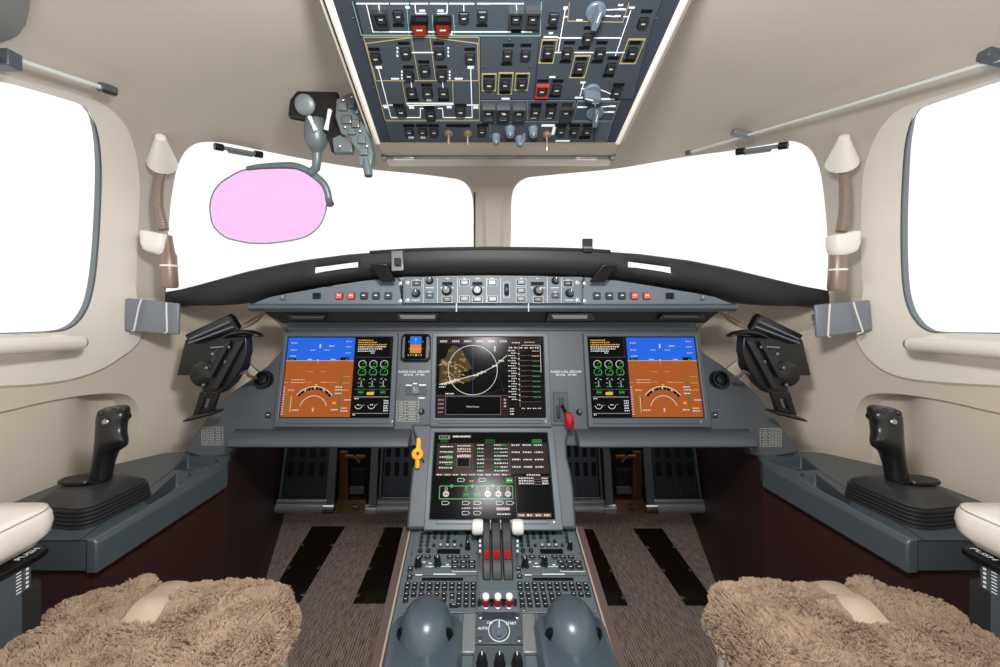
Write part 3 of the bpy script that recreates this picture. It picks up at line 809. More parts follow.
def g_attitude(g, a, b):
    """attitude half of a flight display between u = a and u = b"""
    W = b - a
    def X(t): return a + W * t
    g.rect(a, .70, b, 1, BL).rect(a, 0, b, .70, BR)
    g.line([(a, .70), (b, .70)], (225, 190, 150), .006)
    # tapes
    for v in (.93, .84, .76): g.dash(X(.05), v, W * .09, (190, 205, 235), .014)
    for v in (.95, .88, .80): g.dash(X(.87), v, W * .08, (190, 205, 235), .012)
    g.rect(X(.03), .70, X(.14), .735, (8, 30, 12), 2); g.rect(X(.80), .695, X(.93), .745, (8, 20, 10), 2); g.dash(X(.05), .717, W * .07, G_, .014, 5); g.dash(X(.88), .72, W * .04, G_, .014, 5)
    # pitch ladder and symbols
    for v, ww in ((.56, .28), (.43, .30)): g.line([(X(.46 - ww / 2), v), (X(.46 - ww / 5), v), (X(.46 - ww / 5), v - .012)], (205, 160, 120), .005); g.line([(X(.46 + ww / 5), v), (X(.46 + ww / 2), v)], (205, 160, 120), .005)
    g.line([(X(.34), .835), (X(.42), .838)], (200, 215, 240), .006).line([(X(.55), .838), (X(.63), .835)], (200, 215, 240), .006)
    g.rect(X(.475), .865, X(.495), .915, W_, 3); g.dash(X(.62), .89, W * .08, (205, 215, 235), .018)
    g.dash(X(.31), .716, W * .07, W_, .014); g.dash(X(.66), .716, W * .07, W_, .014)
    g.poly([(X(.455), .70), (X(.485), .70), (X(.47), .722)], W_, 3)
    g.poly([(X(.45), .40), (X(.50), .40), (X(.475), .385)], YE, 3); g.line([(X(.47), .66), (X(.47), .68)], YE, .006)
    for v in (.46, .425): g.dash(X(.10), v, W * .20, (225, 190, 150), .012)
    g.line([(X(.55), .425), (X(.78), .425)], (215, 180, 140), .004); g.line([(X(.0), .425), (X(.06), .425)], (215, 180, 140), .004)
    # compass rose
    cu, cv = X(.46), .09
    for i in range(10):
        a0 = 38 + i * 10.4; asp = g.w / g.h
        pr = []
        for r, aa in ((.275, a0), (.275, a0 + 8.5), (.245, a0 + 8.5), (.245, a0)): pr.append((cu + r * math.cos(math.radians(aa)) / asp, cv + r * math.sin(math.radians(aa))))
        g.poly(pr, (18, 10, 8), 2)
    g.arc(cu, cv, .285, 38, 142, W_, .008).arc(cu, cv, .17, 15, 165, (235, 220, 205), .007)
    for d in (62, 90, 118):
        asp = g.w / g.h; g.rect(cu + .25 * math.cos(math.radians(d)) / asp - .006, cv + .255 * math.sin(math.radians(d)), cu + .25 * math.cos(math.radians(d)) / asp + .006, cv + .255 * math.sin(math.radians(d)) + .022, W_, 4)
    g.line([(cu, .075), (cu, .115)], W_, .006).line([(cu - .012, .095), (cu + .012, .095)], W_, .006).line([(cu - .008, .078), (cu, .066), (cu + .008, .078)], W_, .005)
    # side bars
    for i in range(12):
        v = .03 + i * .03
        g.rect(X(.0), v, X(.03), v + .012, (215, 170, 190), 3)
        if i < 8: g.rect(X(.055), v, X(.10), v + .02, (110, 110, 40), 2)
        g.rect(X(.80), v + .05, X(.85), v + .07, (110, 105, 45), 2)
    g.line([(X(.13), .06), (X(.13), .26)], (235, 215, 180), .006); g.dash(X(.07), .33, W * .09, (225, 200, 160), .014)
    for u, v, c in ((.16, .085, W_), (.72, .09, W_), (.86, .075, W_), (.76, .37, W_), (.76, .335, W_), (.76, .29, W_), (.87, .42, (120, 180, 80)), (.86, .33, (190, 170, 70)), (.90, .21, W_), (.87, .50, (120, 180, 80))): g.dash(X(u), v, W * .10, c, .014)
    g.rect(X(.735), .155, X(.785), .185, (240, 150, 60), 3)
    g.rect(X(.83), .02, X(.845), .60, (150, 90, 60), 2)
    g.rect(X(.86), .10, X(.95), .115, (235, 170, 130), 3)

def g_engine(g, a, b):
    W = b - a
    def X(t): return a + W * t
    g.rect(a, 0, b, 1, (6, 6, 7), 1)
    for i, (n, c) in enumerate(((.42, A_), (.55, A_), (.82, A_), (.80, (230, 215, 190)), (.70, W_), (.5, W_))): g.dash(X(.04), .965 - i * .028, W * n, c, .016)
    g.dash(X(.42), .80, W * .1, W_, .014)
    g.line([(X(0), .745), (X(1), .745)], GY, .003); g.rect(X(.97), .74, X(1), 1, (45, 40, 30), 2)
    for r, v in ((0, .655), (1, .555)):
        for i in range(3):
            u = X(.20 + .31 * i)
            g.arc(u, v, .048, 20, 250, W_ if r == 0 else G_, .007, n=14); g.arc(u, v, .048, -60, 20, G_, .010, n=8)
            g.line([(u, v), (u + .02, v + .025)], G_, .006); g.rect(u - .018, v - .045, u + .02, v - .022, (20, 70, 25), 3); g.dash(u - .015, v - .033, .032, G_, .012, 5)
    for i in range(3):
        u = X(.20 + .31 * i)
        g.line([(u - .03, .465), (u - .01, .48)], W_, .006).line([(u + .012, .47), (u + .03, .455)], W_, .006)
        g.rect(u - .006, .37, u + .004, .45, (150, 160, 150), 3); g.dash(u - .035, .42, .02, (160, 120, 160), .012); g.dash(u - .03, .375, .05, G_, .013); g.rect(u - .028, .275, u + .028, .335, (16, 60, 22), 2); g.dash(u - .022, .305, .045, G_, .018)
    g.rect(X(.37), .27, X(.57), .305, (230, 190, 60), 5)
    g.line([(X(.02), .34), (X(1), .34)], GY, .004).line([(X(.02), .245), (X(1), .245)], W_, .004)
    g.dash(X(.03), .225, W * .12, W_, .012)
    for u in (.16, .52): g.arc(X(u), .145, .045, 190, 350, W_, .007, n=12); g.dash(X(u) - .014, .15, .03, W_, .013)
    g.line([(X(.22), .14), (X(.34), .145)], (200, 190, 120), .004); g.line([(X(.60), .14), (X(.70), .16)], (200, 190, 120), .004)
    for v in (.2, .17, .14, .11, .08): g.dash(X(.86), v, W * .13, W_, .018)
    g.line([(X(.0), .045), (X(1), .045)], (190, 170, 170), .005); g.dash(X(.02), .03, W * .06, W_, .02)

def g_pfd_a(g): g_attitude(g, 0, .645); g.rect(.645, 0, .665, 1, (14, 14, 16)); g_engine(g, .665, 1)
def g_pfd_b(g): g_engine(g, 0, .335); g.rect(.335, 0, .355, 1, (14, 14, 40)); g_attitude(g, .355, 1)
display('flight_display', 'blue and brown flight display beside the small standby instrument', MP, (285.9, 391.8, 337, 416.5), (281.5, 397, 333, 425.5), g_pfd_a, 'large flight displays')
display('flight_display', 'blue and brown flight display beside the red knobbed lever, engine dials next to the lever', MP, (589, 697.0, 337, 416.5), (584.5, 702.5, 333, 425.5), g_pfd_b, 'large flight displays')

def g_map(g):
    g.rect(0, 0, 1, 1, (6, 6, 7))
    g.rect(0, .92, 1, 1, (52, 34, 34), 2)
    for i in range(6): g.dash(.02 + i * .115, .955, .07, (215, 195, 190), .03, 5); 
    g.rect(.43, .925, .53, .995, (120, 46, 34), 3)
    # land
    rnd = random.Random(5)
    land = [(.02, .40), (.10, .40), (.22, .42), (.30, .44), (.36, .47), (.37, .50), (.30, .52), (.25, .50), (.22, .54), (.27, .58), (.33, .60), (.30, .68), (.26, .76), (.24, .83), (.19, .88), (.14, .90), (.10, .84), (.08, .75), (.02, .70)]
    g.poly(land, (78, 64, 38), 2)
    for _ in range(60):
        u, v = rnd.uniform(.03, .30), rnd.uniform(.42, .86)
        if inside((u, v), land): 
            s = rnd.uniform(.008, .028)
            pts = [(u + s * rnd.uniform(.6, 1.3) * math.cos(k * 1.05), v + s * 1.2 * rnd.uniform(.6, 1.3) * math.sin(k * 1.05)) for k in range(6)]
            if all(inside(p, land) for p in pts): g.poly(pts, rnd.choice([(120, 92, 48), (62, 62, 36), (150, 108, 58), (90, 84, 50)]), 3)
    g.poly([(.20, .50), (.28, .55), (.26, .49)], (8, 8, 9), 4)
    for _ in range(26):
        u, v = rnd.uniform(.03, .26), rnd.uniform(.42, .72); l = [(u, v)]
        for k in range(4): u += rnd.uniform(-.02, .03); v += rnd.uniform(-.03, .02); l.append((u, v))
        g.line(l, rnd.choice([(205, 170, 100), (225, 200, 140)]), .004, 4)
    g.arc(.335, .585, .315, 0, 360, (215, 212, 208), .008, 5, 64)
    g.line([(.335, .27), (.335, .92)], (70, 60, 130), .006, 4)
    g.line([(.02, .40), (.18, .455), (.40, .535), (.54, .63), (.66, .77)], (225, 220, 210), .009, 6)
    for u, v in ((.06, .405), (.10, .42), (.14, .435), (.18, .455), (.36, .515), (.40, .54), (.43, .56), (.54, .635), (.60, .70)): g.dash(u - .02, v, .05, (235, 228, 215), .022, 7)
    g.line([(.50, .92), (.55, .62), (.63, .30)], (60, 70, 80), .003, 4).line([(.28, .27), (.52, .30), (.66, .36)], (60, 66, 74), .003, 4)
    g.rect(.535, .82, .555, .89, (170, 170, 175), 5); g.dash(.08, .285, .08, W_, .018, 6); g.dash(.02, .37, .06, W_, .016, 6)
    # lower window
    g.rect(0, 0, .665, .265, (48, 32, 34), 3).rect(.085, .03, .595, .25, (5, 5, 6), 4); g.line([(0, .265), (.665, .265)], GY, .004, 5)
    g.line([(.085, .03), (.085, .25), (.595, .25), (.595, .03), (.085, .03)], (150, 135, 135), .004, 6)
    g.text('Marine Route', .335, .125, .022, W_, k=6)
    for v in (.21, .16, .11, .06): g.dash(.015, v, .05, (170, 140, 140), .02, 5)
    for v in (.2, .16, .12): g.rect(.625, v, .645, v + .02, (190, 170, 170), 5)
    # flight plan list
    g.rect(.665, 0, 1, .92, (24, 20, 18), 2)
    for i in range(10):
        v = .80 - i * .065
        g.rect(.685, v - .028, .76, v + .022, (6, 6, 6), 3); g.rect(.785, v - .028, .97, v + .022, (6, 6, 6), 3)
        g.dash(.67, v + .032, .07, (225, 215, 205), .014, 5); g.dash(.70, v, .05, W_, .014, 5); g.dash(.765, v - .01, .015, W_, .014, 5)
        g.line([(.785, v - .03), (.975, v - .03)], (120, 108, 104), .0035, 5); g.dash(.79, v + .03, .05, (120, 60, 50), .01, 5)
        g.dash(.90, v + .026, .07, (70, 140, 70) if i > 1 else (190, 180, 170), .013, 5)
    g.line([(.98, .55), (.98, .90), (.80, .90)], W_, .006, 5); g.line([(.775, .12), (.775, .92)], (150, 140, 136), .004, 5)
    for i in range(6): g.dash(.68 + i * .05, .87, .035, (225, 215, 205), .022, 5)
    g.dash(.71, .935, .08, W_, .014, 6); g.dash(.83, .94, .10, (220, 190, 140), .014, 6)
    for i in range(4): g.dash(.79 + .05 * i, .105, .035, W_, .012, 5)
    for v in (.10, .07, .035): g.dash(.68, v, .04, W_, .016, 5)
display('map_display', 'black map display with a white range ring in the middle of the panel', MP, (436.9, 543.4, 337, 416.5), (432, 549, 333, 425.5), g_map)

# standby instrument
def g_stby(g):
    g.rect(.10, .05, .90, .95, (8, 8, 9)); g.rect(.22, .58, .80, .95, (44, 120, 225), 2).rect(.22, .22, .80, .58, (230, 128, 50), 2)
    g.line([(.22, .40), (.80, .40)], (250, 190, 130), .02, 4).line([(.49, .76), (.51, .76), (.51, .86)], W_, .03, 4)
    g.line([(.49, .62), (.51, .62)], W_, .03, 4)
    for u in (.14, .84): g.dash(u, .72, .05, W_, .04, 4); g.dash(u, .42, .05, G_, .04, 4)
    for i, c in enumerate((MG, G_, G_, W_, G_, MG)): g.rect(.12 + .13 * i, .10, .19 + .13 * i, .17, c, 4)
sb = thing('standby_display', 'small square standby attitude display in a black frame', 'display', MP.at(416.5, 361))
c, ww, hh = MP.box(416.5, 348, 29, 27); T = MP.M(c)
mb = MB().use(m_blackg); o1 = rrect(ww, hh, .012, 4); mb.loft([[T @ p for p in o1], [T @ (p + V((0, 0, .014))) for p in o1], [T @ (p * .94 + V((0, 0, .016))) for p in o1]])
mb.use(m_panel)
for sx in (-1, 1): mb.box(T @ V((sx * ww * .405, 0, .0165)), (ww * .07, hh * .76, .003), MP.M(V((0, 0, 0))).to_3x3())
mb.build('case', sb)
g = Gfx(MP, c + MP.ey * .001, ww * .66, hh * .84, .0185); g_stby(g)
mbs = MB().use(m_scr).pbox(MP, 416.5, 348, 20, 23, .002, .016); scn = mbs.build('screen', sb)
g.mb.build('screen_graphics', scn, smooth=0, recalc=False)

# ------------------------------------------------------------------ lower display on the pedestal neck
LPt, LPb = U(491, 431.7, 1.079), U(491, 517, .97)
e = (LPt - LPb).normalized()
LP = Plane(LPb, V((0, -e.z, e.y)))
neck = thing('pedestal_neck', 'grey waisted column joining the main panel to the centre pedestal', 'column', LP.at(491, 527))
mb = MB().use(m_panel)
no = [(411, 424), (416, 440), (416.5, 456), (412, 468), (409.5, 490), (406, 529), (577, 529), (574, 490), (571, 470), (567.5, 457), (567, 440), (571, 424)]
mb.prism([LP.at(*p) for p in no], LP.n * -.12); mb.build('body', neck, bevel=.006)
def g_sys(g):
    g.rect(0, 0, 1, 1, (7, 7, 8))
    g.rect(.02, .50, 1, .875, (56, 46, 44), 2)
    g.rect(.03, .925, .13, .975, (150, 140, 134), 3); g.dash(.04, .95, .08, (10, 10, 10), .03, 5); g.rect(.15, .945, .32, .975, (120, 105, 98), 3); g.dash(.16, .96, .15, (235, 225, 215), .02, 5)
    g.rect(.045, .885, .115, .925, (24, 80, 34), 3); g.rect(.445, .875, .535, .925, (28, 78, 38), 3); g.rect(.865, .875, .955, .925, (40, 120, 52), 3)
    for i in range(5): g.dash(.045, .83 - .065 * i, .12, (225, 215, 210), .018, 5)
    g.rect(.04, .815, .16, .845, (6, 6, 6), 3); g.dash(.06, .83, .07, W_, .018, 5)
    for v in (.775, .735, .70, .66, .63): g.dash(.10, v - .02, .06, G_, .016, 5)
    g.rect(.175, .51, .345, .87, (74, 60, 56), 3); g.rect(.20, .58, .31, .69, (6, 6, 7), 4); g.line([(.20, .58), (.31, .58), (.31, .69), (.20, .69), (.20, .58)], (150, 140, 136), .004, 5)
    for v in (.84, .80, .77, .72, .705): g.dash(.20, v, .12, (225, 215, 205), .018, 6)
    for r in range(8):
        v = .85 - .045 * r
        for u in (.37, .52, .58): 
            if (r + int(u * 100)) % 3: g.rect(u, v - .014, u + .055, v + .014, (6, 6, 6), 4)
            g.dash(u + .005, v, .06, W_ if (r + int(u * 50)) % 4 else G_, .017, 5)
    g.line([(.36, .67), (.66, .67)], (140, 126, 120), .004, 5).line([(.66, .50), (.66, .875)], (110, 98, 92), .005, 5)
    for r in range(8):
        v = .85 - .045 * r
        for u in (.68, .78, .88):
            c = G_ if r == 3 else W_
            if (r + int(u * 100)) % 2 == 0: g.dash(u, v, .075, c, .019, 5)
    g.rect(.02, .475, .665, .50, (110, 90, 84), 4)
    for i in range(9): g.dash(.03 + .07 * i, .487, .045, (235, 225, 215), .016, 6)
    g.rect(.17, .475, .23, .50, (30, 90, 40), 5)
    # fuel synoptic
    g.line([(.06, .355), (.06, .21), (.675, .21), (.675, .355), (.06, .355)], (110, 170, 110), .010, 4)
    for u in (.16, .335, .51): 
        g.poly([(u - .018, .355), (u, .378), (u + .018, .355), (u, .332)], (90, 175, 90), 5)
    for u, grn in ((.115, 0), (.285, 1), (.375, 1), (.465, 0), (.555, 0), (.635, 0)):
        if grn: g.rect(u - .03, .225, u + .03, .295, (28, 90, 40), 5); g.dash(u - .018, .26, .04, G_, .016, 7)
        else:
            g.poly([(u + .027 * math.cos(k * .5236), .265 + .036 * math.sin(k * .5236)) for k in range(12)], (205, 195, 190), 5); g.dash(u - .014, .265, .03, (60, 50, 50), .014, 7)
        g.arc(u, .322, .016, 0, 360, (110, 190, 110) if grn else (205, 200, 195), .007, 5, 12)
    for u, v in ((.24, .425), (.42, .425), (.115, .165), (.285, .165), (.38, .165), (.565, .165), (.65, .165), (.285, .055), (.38, .055)):
        g.line([(u - .03, v - .018), (u + .015, v - .018), (u + .032, v), (u + .015, v + .018), (u - .03, v + .018), (u - .03, v - .018)], (190, 200, 190), .008, 5)
    g.dash(.31, .415, .04, A_, .018, 5); g.rect(.62, .39, .68, .45, (50, 150, 62), 5); g.dash(.63, .42, .04, (220, 240, 220), .014, 7)
    for u in (.25, .345): g.dash(u, .108, .07, (230, 210, 200), .016, 5)
    g.rect(.535, .085, .645, .115, (205, 180, 170), 5); g.dash(.54, .045, .11, W_, .018, 5)
    # right window
    g.rect(.70, .0, 1, .46, (8, 8, 9), 3); g.line([(.70, .06), (.70, .46), (1, .46)], (120, 108, 104), .005, 5)
    g.dash(.80, .485, .12, (225, 215, 210), .018, 6)
    for v in (.445, .415, .385): g.dash(.73, v, .13, (230, 220, 215), .018, 6); g.dash(.93, v, .05, (230, 220, 215), .018, 6); g.line([(.86, v - .01), (.96, v - .01)], (170, 155, 150), .004, 6)
    g.rect(.70, .01, .985, .055, (110, 80, 70), 5)
    for i in range(4): g.dash(.715 + .07 * i, .033, .045, (240, 230, 225), .022, 7)
display('systems_display', 'lower systems display with fuel diagram just above the thrust levers', LP, (433, 550, 432, 517), (428, 557, 427, 527.5), g_sys, lift=.010)

# amber handle
yl = thing('amber_handle', 'bright amber vertical handle beside the lower systems display', 'handle', U(418, 453, 1.03))
mb = MB().use(m_yel)
p = [U(418.8, 438, 1.03), U(418.6, 445, 1.027), U(418, 453, 1.025), U(417.6, 461, 1.023), U(417.4, 467.5, 1.022)]
mb.tube(p, [.0055, .0062, .0075, .0062, .006], 12); mb.lathe([(.013, 0), (.0145, .004), (.0145, .01), (.011, .014), (.002, .015)], Matrix.Translation(U(418, 453, 1.03)) @ Matrix.Rotation(math.pi / 2, 4, 'X'), 20)
mb.build('grip', yl)
mb = MB().use(m_red); mb.lathe([(.004, 0), (.004, .003), (.001, .004)], Matrix.Translation(U(418, 453, 1.016)) @ Matrix.Rotation(math.pi / 2, 4, 'X'), 12); mb.build('hub_screw', yl)
mb = MB().use(m_black); mb.tube([U(418, 453, 1.03), U(419, 453, 1.062)], .008, 12); mb.tube([U(422, 462, 1.04), U(425, 462, 1.045)], .006, 10); mb.build('shaft', yl)
# ------------------------------------------------------------------ glareshield
def interp(tab, x):
    if x <= tab[0][0]: return tab[0][1]
    for (a, b), (c, d) in zip(tab[:-1], tab[1:]):
        if x <= c: return b + (d - b) * (x - a) / (c - a)
    return tab[-1][1]
GT = [(165, 292), (180, 289.5), (200, 284.5), (225, 277.5), (250, 270.8), (280, 264.5), (310, 259.2), (350, 254.2), (398, 250.8), (440, 249.2), (490, 248.6), (545, 249.2), (590, 250.5), (640, 254), (690, 260.5), (730, 268.5), (765, 277), (800, 285.5), (829, 290.8)]
GB = [(165, 304), (190, 306), (215, 305.5), (240, 303.5), (254, 301), (262, 298.5), (290, 291.5), (320, 286), (360, 280), (398, 276.5), (440, 275), (490, 274.4), (540, 275), (585, 276.5), (625, 280), (660, 285.5), (690, 290.5), (720, 297), (732, 301), (750, 304), (775, 306), (800, 306), (829, 304)]
cols = sorted(set([165 + 8.3 * i for i in range(81)] + [314, 358, 628, 672])) 
cols = [c for c in cols if all(abs(c - k) > 3 or c == k for k in (314, 358, 628, 672))]
def GD(x): return .985 + .165 * abs((x - 497) / 332) ** 2.2
gs = thing('glareshield', 'long black padded glareshield arching over the panel under the windshields', 'glareshield', U(497, 275, 1.0))
mb = MB().use(m_hood); rings = []
VR = [(-.02, .13), (.0, .012), (.06, .002), (.30, .0), (.55, .002), (.80, .016), (.96, .035), (1.0, .05), (1.0, .10)]
G = []
for x in cols:
    t, b = interp(GT, x), interp(GB, x); D = GD(x); col = []
    sh = max(0, 1 - max(0, abs(x - 497) - 235) / 60)
    for v, dd in VR:
        y = t + (b - t) * v
        if v < 0:
            p = U(x, t, D); p = V((p.x, p.y + .05, p.z))
        elif dd == .10: p = U(x, y, D + .05); p = V((p.x, p.y + .05, p.z))
        else: p = U(x, y, D + dd * (.35 + .65 * sh))
        col.append(p)
    G.append(col)
n = len(VR); vs = [p for c in G for p in c]; fs = []
for i in range(len(cols) - 1):
    slot = (314 <= cols[i] < 358) or (628 <= cols[i] < 672)
    for j in range(n - 1):
        if slot and j == 3: continue
        fs.append((i * n + j, i * n + j + 1, (i + 1) * n + j + 1, (i + 1) * n + j))
mb.add(vs, fs)
hood = mb.build('hood', gs, recalc=False, smooth=50)
so = hood.modifiers.new('thickness', 'SOLIDIFY'); so.thickness = .006; so.offset = -1
# slot liners
mb = MB().use(m_black)
mb = MB().use(m_rub)
top = [U(x, interp(GT, x) - .4, GD(x) + .012) for x in range(370, 611, 20)]
mb.tube(top, .004, 8); mb.build('top_bead', gs)
for k, pts in enumerate((((369.5, 264), (387, 264), (395, 281.5), (381, 282)), ((603.5, 264.5), (618.5, 264.5), (605, 282), (590, 282)))):
    mb = MB().use(m_black); mb.prism([U(x, y, .975 + .018 * (y > 270)) for x, y in pts], (0, .012, 0)); mb.build('strut', gs, bevel=.002)
# clips on the hood edge
cl = thing('glareshield_clip', 'grey metal strap clip folded over the glareshield edge beside the black strut', 'clip', U(397.5, 250, .985))
mb = MB().use(m_steel); mb.prism([U(391.5, 251, .985), U(403.5, 250.4, .985), U(404, 270.5, .972), U(392, 271.5, .972)], (0, -.006, 0)); mb.build('strap', cl, bevel=.0015)
mb = MB().use(m_black); mb.prism([U(394.5, 258, .968), U(401, 258, .968), U(401.2, 265, .964), U(394.6, 265, .964)], (0, -.005, 0)); mb.build('buckle', cl, bevel=.001)
c2 = thing('standby_sight', 'small black upright tab standing on the glareshield below the clear windshield', 'clip', U(588, 251, .99))
mb = MB().use(m_black); mb.prism([U(583, 238.5, .99), U(593, 238.5, .99), U(592.5, 252, .985), U(583.5, 252, .985)], (0, .012, 0)); mb.build('tab', c2, bevel=.002)
mb = MB().use(m_steel); mb.prism([U(583.4, 246.8, .983), U(592.6, 246.8, .983), U(592.6, 248.6, .982), U(583.4, 248.6, .982)], (0, -.003, 0)); mb.build('band', c2)

# ------------------------------------------------------------------ glareshield control panel
FP = Plane((0, 1.02, CZ), (0, -1, .12))
fc = thing('autopilot_panel', 'long slate control panel of knobs and buttons under the glareshield hood', 'control panel', FP.at(490, 303))
mb = MB().use(m_slate_l)
wing = [(252, 304), (270, 297), (290, 293), (320, 288), (360, 282), (398, 277), (402, 304)]
mb.prism([FP.at(*p) for p in wing], FP.n * -.04); mb.build('wing_panel', fc, bevel=.001)
wr = [(733, 304), (715, 297), (695, 293), (660, 287.5), (625, 282), (585, 277), (581, 304)]
mb = MB().use(m_slate_l); mb.prism([FP.at(*p) for p in wr], FP.n * -.04); mb.build('wing_panel', fc, bevel=.001)
mb = MB().use(m_slate_l); mb.prism([FP.at(*p) for p in ((403, 277), (582, 277), (583, 303.5), (402, 303.5))], FP.n * .004); mb.prism([FP.at(*p, -.001) for p in ((403, 277), (582, 277), (583, 303.5), (402, 303.5))], FP.n * -.04); mb.build('centre_panel', fc, bevel=.001)
# ledge
mb = MB().use(m_slate); a0, a1 = U(250, 304, 1.015), U(735, 304, 1.015)
def sec(p): return [p, p + V((0, -.012, -.003)), p + V((0, -.014, -.010)), p + V((0, -.004, -.018)), p + V((0, .12, -.022)), p + V((0, .10, 0))]
mb.loft([sec(a0), sec(a1)]); mb.build('ledge', fc, bevel=.002)
for x in (456.5, 528.5):
    mb = MB().use(m_chrome); mb.box(U(x, 307.5, 1.0), (.003, .004, .02)); mb.build('latch_pin', fc)
LC = .004
for x, y, w, h in ((417, 284, 8, 5), (430, 296, 7.5, 5), (447.2, 299.6, 8, 4.6), (464.5, 283, 8, 5), (464.5, 299, 8.2, 5), (477.5, 299.6, 8, 4.6), (492, 283, 8, 5), (492.5, 299.3, 8, 4.8), (521, 282.6, 8, 4.6), (521, 291, 8, 4.6), (521, 299.2, 8, 4.6), (538, 299.8, 8, 4.6), (555, 296, 7.5, 5), (567.5, 284, 8, 5)):
    put(FP, 'button', T_BTN, fc, x, y, w, h, .005, LC)
for x, y, w in ((416.5, 293.5, 8.5), (430, 281, 7.5), (447, 291, 10), (538, 291.3, 10), (554.8, 281, 7.5), (569, 293.5, 8.5)):
    puts(FP, 'knob', T_KNOB, fc, x, y, w, .020, LC, random.uniform(-.8, .8))
puts(FP, 'knob', T_KNOB, fc, 477.2, 291, 10, .020, LC)
for x, y, w in ((447.5, 284, 10), (477.5, 284, 10), (537, 284, 13)): put(FP, 'readout', T_READ, fc, x, y, w, 3.6, .001, LC)
mb = MB().use(m_rub); q = FP.at(506.5, 290, LC); mb.lathe([(.010, -.006), (.0155, -.004), (.0155, .004), (.010, .006)], Matrix.Translation(q - FP.n * .004) @ Matrix.Rotation(math.pi / 2, 4, 'Y'), 24); mb.build('thumb_wheel', fc)
mb = MB().use(m_leg)
for x in (423.5, 437.5, 457.5, 486.5, 500.5, 547, 561): stroke(mb, FP, [(x, 278), (x, 303)], .5, LC)
for x, y in ((447.2, 299.6), (464.5, 283), (464.5, 299), (477.5, 299.6), (492, 283), (492.5, 299.3), (521, 282.6), (521, 291), (521, 299.2), (538, 299.8), (417, 284), (567.5, 284)):
    for a, b in (((-5, -3.2), (5, -3.2)), ((-5, 3.2), (5, 3.2)), ((-5, -3.2), (-5, 3.2)), ((5, -3.2), (5, 3.2))): stroke(mb, FP, [(x + a[0], y + a[1]), (x + b[0], y + b[1])], .35, LC)
mb.build('white_line_marking', fc, smooth=0); mb = MB().use(m_leg)
for x, y, w in ((417, 280.2, 3), (447.5, 278.8, 3), (464.5, 279, 3), (477.5, 278.8, 4), (492, 278.8, 5), (430, 288, 8), (430, 292.3, 3), (416, 300.3, 8), (521, 278.8, 2), (537, 278.8, 2), (554.5, 288, 8), (555, 292.3, 3), (567.5, 280.3, 3), (569, 300.3, 9), (441.5, 288, 2), (453, 288, 2), (471.5, 288, 2), (483.5, 288, 2), (531.5, 288, 2), (544, 288, 2)): mb.pbox(FP, x, y, w, .9, .0005, LC)
mb.build('white_line_marking', fc, smooth=0); mb = MB().use(m_leg); stroke(mb, FP, [(503.5, 282.5), (503.5, 297.5), (509.5, 297.5), (509.5, 282.5), (503.5, 282.5)], .35, LC)
mb.build('white_line_marking', fc, smooth=0)
for x in (403.3, 581.7):
    mb = MB().use(m_black); mb.tube([FP.at(x, 281.5, LC), FP.at(x, 283, LC + .004), FP.at(x, 300, LC + .004), FP.at(x, 302, LC)], .0016, 8); mb.build('bail_handle', fc)
    for dx in (-3.8, 3.8):
        for y in (283.3, 301): puts(FP, 'screw', T_SCREW, fc, x + dx, y + (0 if dx * (x - 490) > 0 else -.6), 4.6, .002, LC if dx * (x - 490) < 0 else 0)
T_REDC = tmpl_button('button', m_black, mat('red_cap', (205, 78, 68), .4), m_wline)
for x in (339.5, 351.5, 634, 646.3): put(FP, 'button', T_REDC, fc, x, 296, 7.4, 7, .006, label='red lit push button')
for x in (364.2, 376.3, 388.5, 596.5, 609, 621.5): put(FP, 'button', T_KEY, fc, x, 296, 7.4, 7, .006)
for x in (317, 669.5): put(FP, 'sensor', T_BAR, fc, x, 296, 7.5, 6, .004)
for x in (284.4, 701): 
    puts(FP, 'knob', T_KNOBG, fc, x, 298, 6, .010)
# ------------------------------------------------------------------ side consoles
ZC = .62
HP = Plane((0, .8, ZC), (0, 0, 1))
def plate(mb, pl, outline, holes, m_top, m_in, depth, th):
    """slab of thickness th with sunk trays; outline and trays in world points on pl"""
    fr = pl.M(pl.o); inv = fr.inverted()
    P, E = [], []
    def add(l):
        o = len(P); l2 = [inv @ p for p in l]; P.extend(V((q.x, q.y)) for q in l2); E.extend((o + i, o + (i + 1) % len(l)) for i in range(len(l)))
        return [(q.x, q.y) for q in l2]
    add(outline); H = [add(h) for h in holes]
    r = delaunay_2d_cdt(P, E, [], 1, 1e-6)
    mb.use(m_top)
    keep = [t for t in r[2] if not any(inside((sum(r[0][i].x for i in t) / 3, sum(r[0][i].y for i in t) / 3), h) for h in H)]
    mb.add([fr @ V((v.x, v.y, 0)) for v in r[0]], [tuple(t) for t in keep])
    dn = pl.n * -th; n = len(outline)
    mb.add(outline + [p + dn for p in outline], [(i, (i + 1) % n, n + (i + 1) % n, n + i) for i in range(n)] + [tuple(range(n, 2 * n))])
    mb.use(m_in)
    for h in holes:
        c = sum(h, V((0, 0, 0))) / len(h); k = len(h)
        lo = [c + (p - c) * .93 + pl.n * -depth for p in h]
        mb.add(list(h) + lo, [(i, k + i, k + (i + 1) % k, (i + 1) % k) for i in range(k)] + [tuple(range(k, 2 * k))])

